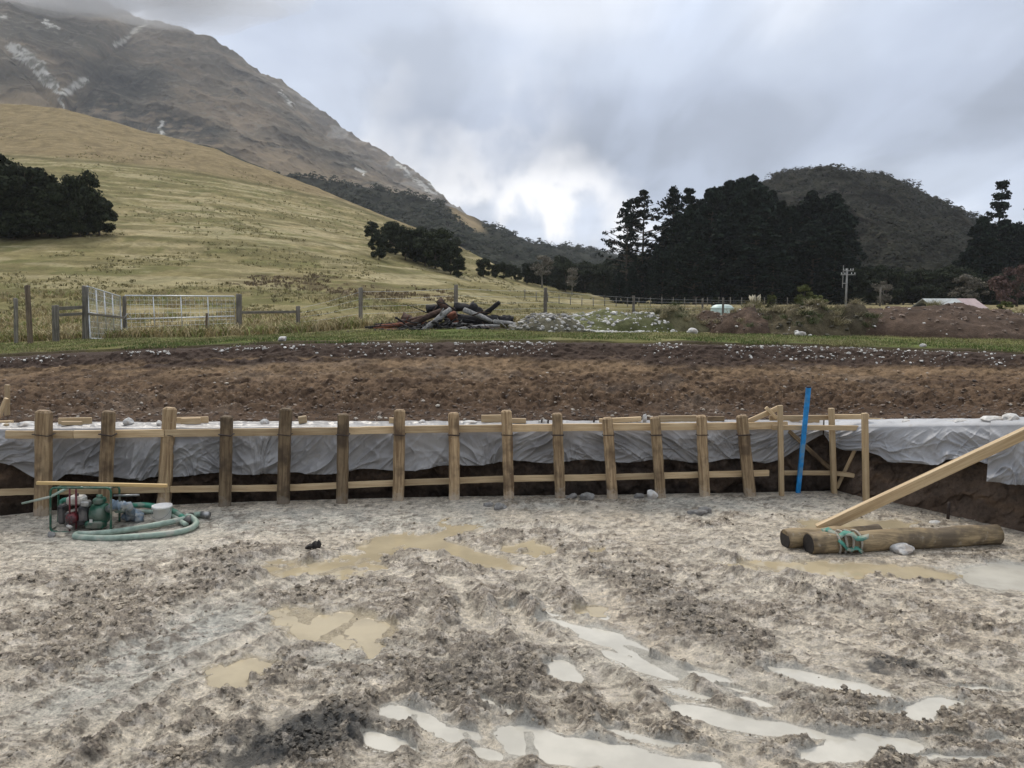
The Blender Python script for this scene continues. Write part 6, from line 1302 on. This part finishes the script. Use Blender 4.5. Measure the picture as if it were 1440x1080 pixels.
def pampas(x, Y, hpx, lb, n=7, plume=True, seed=1):
    rs_ = np.random.RandomState(seed); p = at_y(x, Y); h_ = hpx * Y / F; o = root('pampas_clump', p, lb, 'pampas grass')
    m = 260; Bs = rs_.randn(m, 3) * [.25, .25, 0]; q = blades('leaves', Bs, h_ * (.35 + .4 * rs_.rand(m)), np.full(m, .05), np.full(m, 1.0), M['blade'], rs_, np.array([.24, .22, .11]) * (.6 + .7 * rs_.rand(m, 1)), o)
    if plume:
        for k in range(n):
            a = rs_.rand() * 6.28; l = .35 * h_ * rs_.rand(); t_ = Vector((math.cos(a) * l, math.sin(a) * l, h_ * rs_.uniform(.75, 1))); b_ = Vector((math.cos(a) * .1, math.sin(a) * .1, 0))
            mb = MB(); mb.tube([b_, b_.lerp(t_, .6)], .015, 5); mb.tube([b_.lerp(t_, .55), b_.lerp(t_, .7), b_.lerp(t_, .85), t_], [.02, .11, .10, .01], 7, squash=lambda i, k_: 1 + .35 * math.sin(k_ * 2.3 + i * 3)); 
            ob = mb.build('plume', M['plume'], None, False, (0, 0, 0)); ob.parent = o; ob.location = (0, 0, 0)
pampas(1061, 66, 24, 'cream pampas plumes right of the pale tank', 10); pampas(1120, 40, 16, 'small clump of dry stalks in front of the olive bushes', 3, False, 2); pampas(1312, 70, 24, 'pale green upright flax clump at the left end of the shed', 3, False, 3); pampas(1178, 45, 18, 'dry reedy clump below the power pole', 3, False, 4)
rs = np.random.RandomState(3); n = 1500; x = rs.uniform(880, 1700, n); Y = 27 + 40 * rs.rand(n) ** 1.5; t = (x - 720) / 1090; X = t * Y; k = fbm(X / 3, Y / 3, 5, 3) > .42; X, Y = X[k], Y[k]; z = hill_z(X, Y); m = len(X); nb = 12
Bs = np.repeat(np.stack([X, Y, z], -1), nb, 0) + rs.randn(m * nb, 3) * [.2, .2, 0]; c = np.repeat(np.where(rs.rand(m, 1) < .6, [.27, .225, .135], [.14, .13, .06]) * (.6 + .6 * rs.rand(m, 1)), nb, 0)
tag(blades('dry_rank_grass', Bs, np.repeat(.16 + .30 * rs.rand(m), nb) * (.5 + .6 * rs.rand(m * nb)), np.full(m * nb, .035), np.full(m * nb, .7), M['blade'], rs, c), 'dry rank grass behind the soil and turf heaps', 'grass', kind='stuff')

# ---------------------------------------------------------------- air: a closed box of thin haze round everything
HAZE = True
if HAZE:
    me = bpy.data.meshes.new('haze'); x, y0, y1, z0, z1 = 2600, -300, 2600, -6, 1150
    v = [(-x, y0, z0), (x, y0, z0), (x, y1, z0), (-x, y1, z0), (-x, y0, z1), (x, y0, z1), (x, y1, z1), (-x, y1, z1)]
    me.from_pydata(v, [], [(0, 3, 2, 1), (4, 5, 6, 7), (0, 1, 5, 4), (1, 2, 6, 5), (2, 3, 7, 6), (3, 0, 4, 7)])
    hz = bpy.data.objects.new('haze', me); COL.objects.link(hz); tag(hz, kind='stuff')
    m = bpy.data.materials.new('haze'); m.use_nodes = True; t = m.node_tree; t.nodes.clear(); out = N(t, 'ShaderNodeOutputMaterial'); pv = N(t, 'ShaderNodeVolumePrincipled')
    pv.inputs['Color'].default_value = (.82, .87, .95, 1); pv.inputs['Density'].default_value = .00013; pv.inputs['Anisotropy'].default_value = .2; L(t, pv.outputs[0], out.inputs['Volume']); me.materials.append(m)

# low cloud lying on the summit: a few soft overlapping puffs of thin vapour
CLOUD = True
if CLOUD:
    mv = bpy.data.materials.new('cloud_vapour'); mv.use_nodes = True; t = mv.node_tree; t.nodes.clear(); out = N(t, 'ShaderNodeOutputMaterial'); pv = N(t, 'ShaderNodeVolumePrincipled')
    pv.inputs['Color'].default_value = (.95, .96, .98, 1); pv.inputs['Density'].default_value = .006; pv.inputs['Anisotropy'].default_value = .1; L(t, pv.outputs[0], out.inputs['Volume'])
    rs = np.random.RandomState(2)
    for px_, py_, Y_, rx, rz in ((110, -6, 1330, 150, 34), (200, 2, 1400, 120, 30), (290, 14, 1420, 120, 26), (40, -30, 1300, 180, 40), (330, -20, 1450, 160, 40), (220, -40, 1400, 200, 44)):
        c = PD(px_, py_, Y_); V_, F_ = ICO[3]; k = np.ones(len(V_))
        for q_ in range(8): d_ = rs.randn(3); k += .07 * np.sin((V_ @ d_) * 2.2 + rs.rand() * 6)
        o = fast_mesh('summit_cloud', V_ * k[:, None] * [rx, 90, rz] , F_, mv); o.location = c; tag(o, 'low cloud lying over the mountain summit', 'cloud', 'low cloud on the summit', kind='stuff')
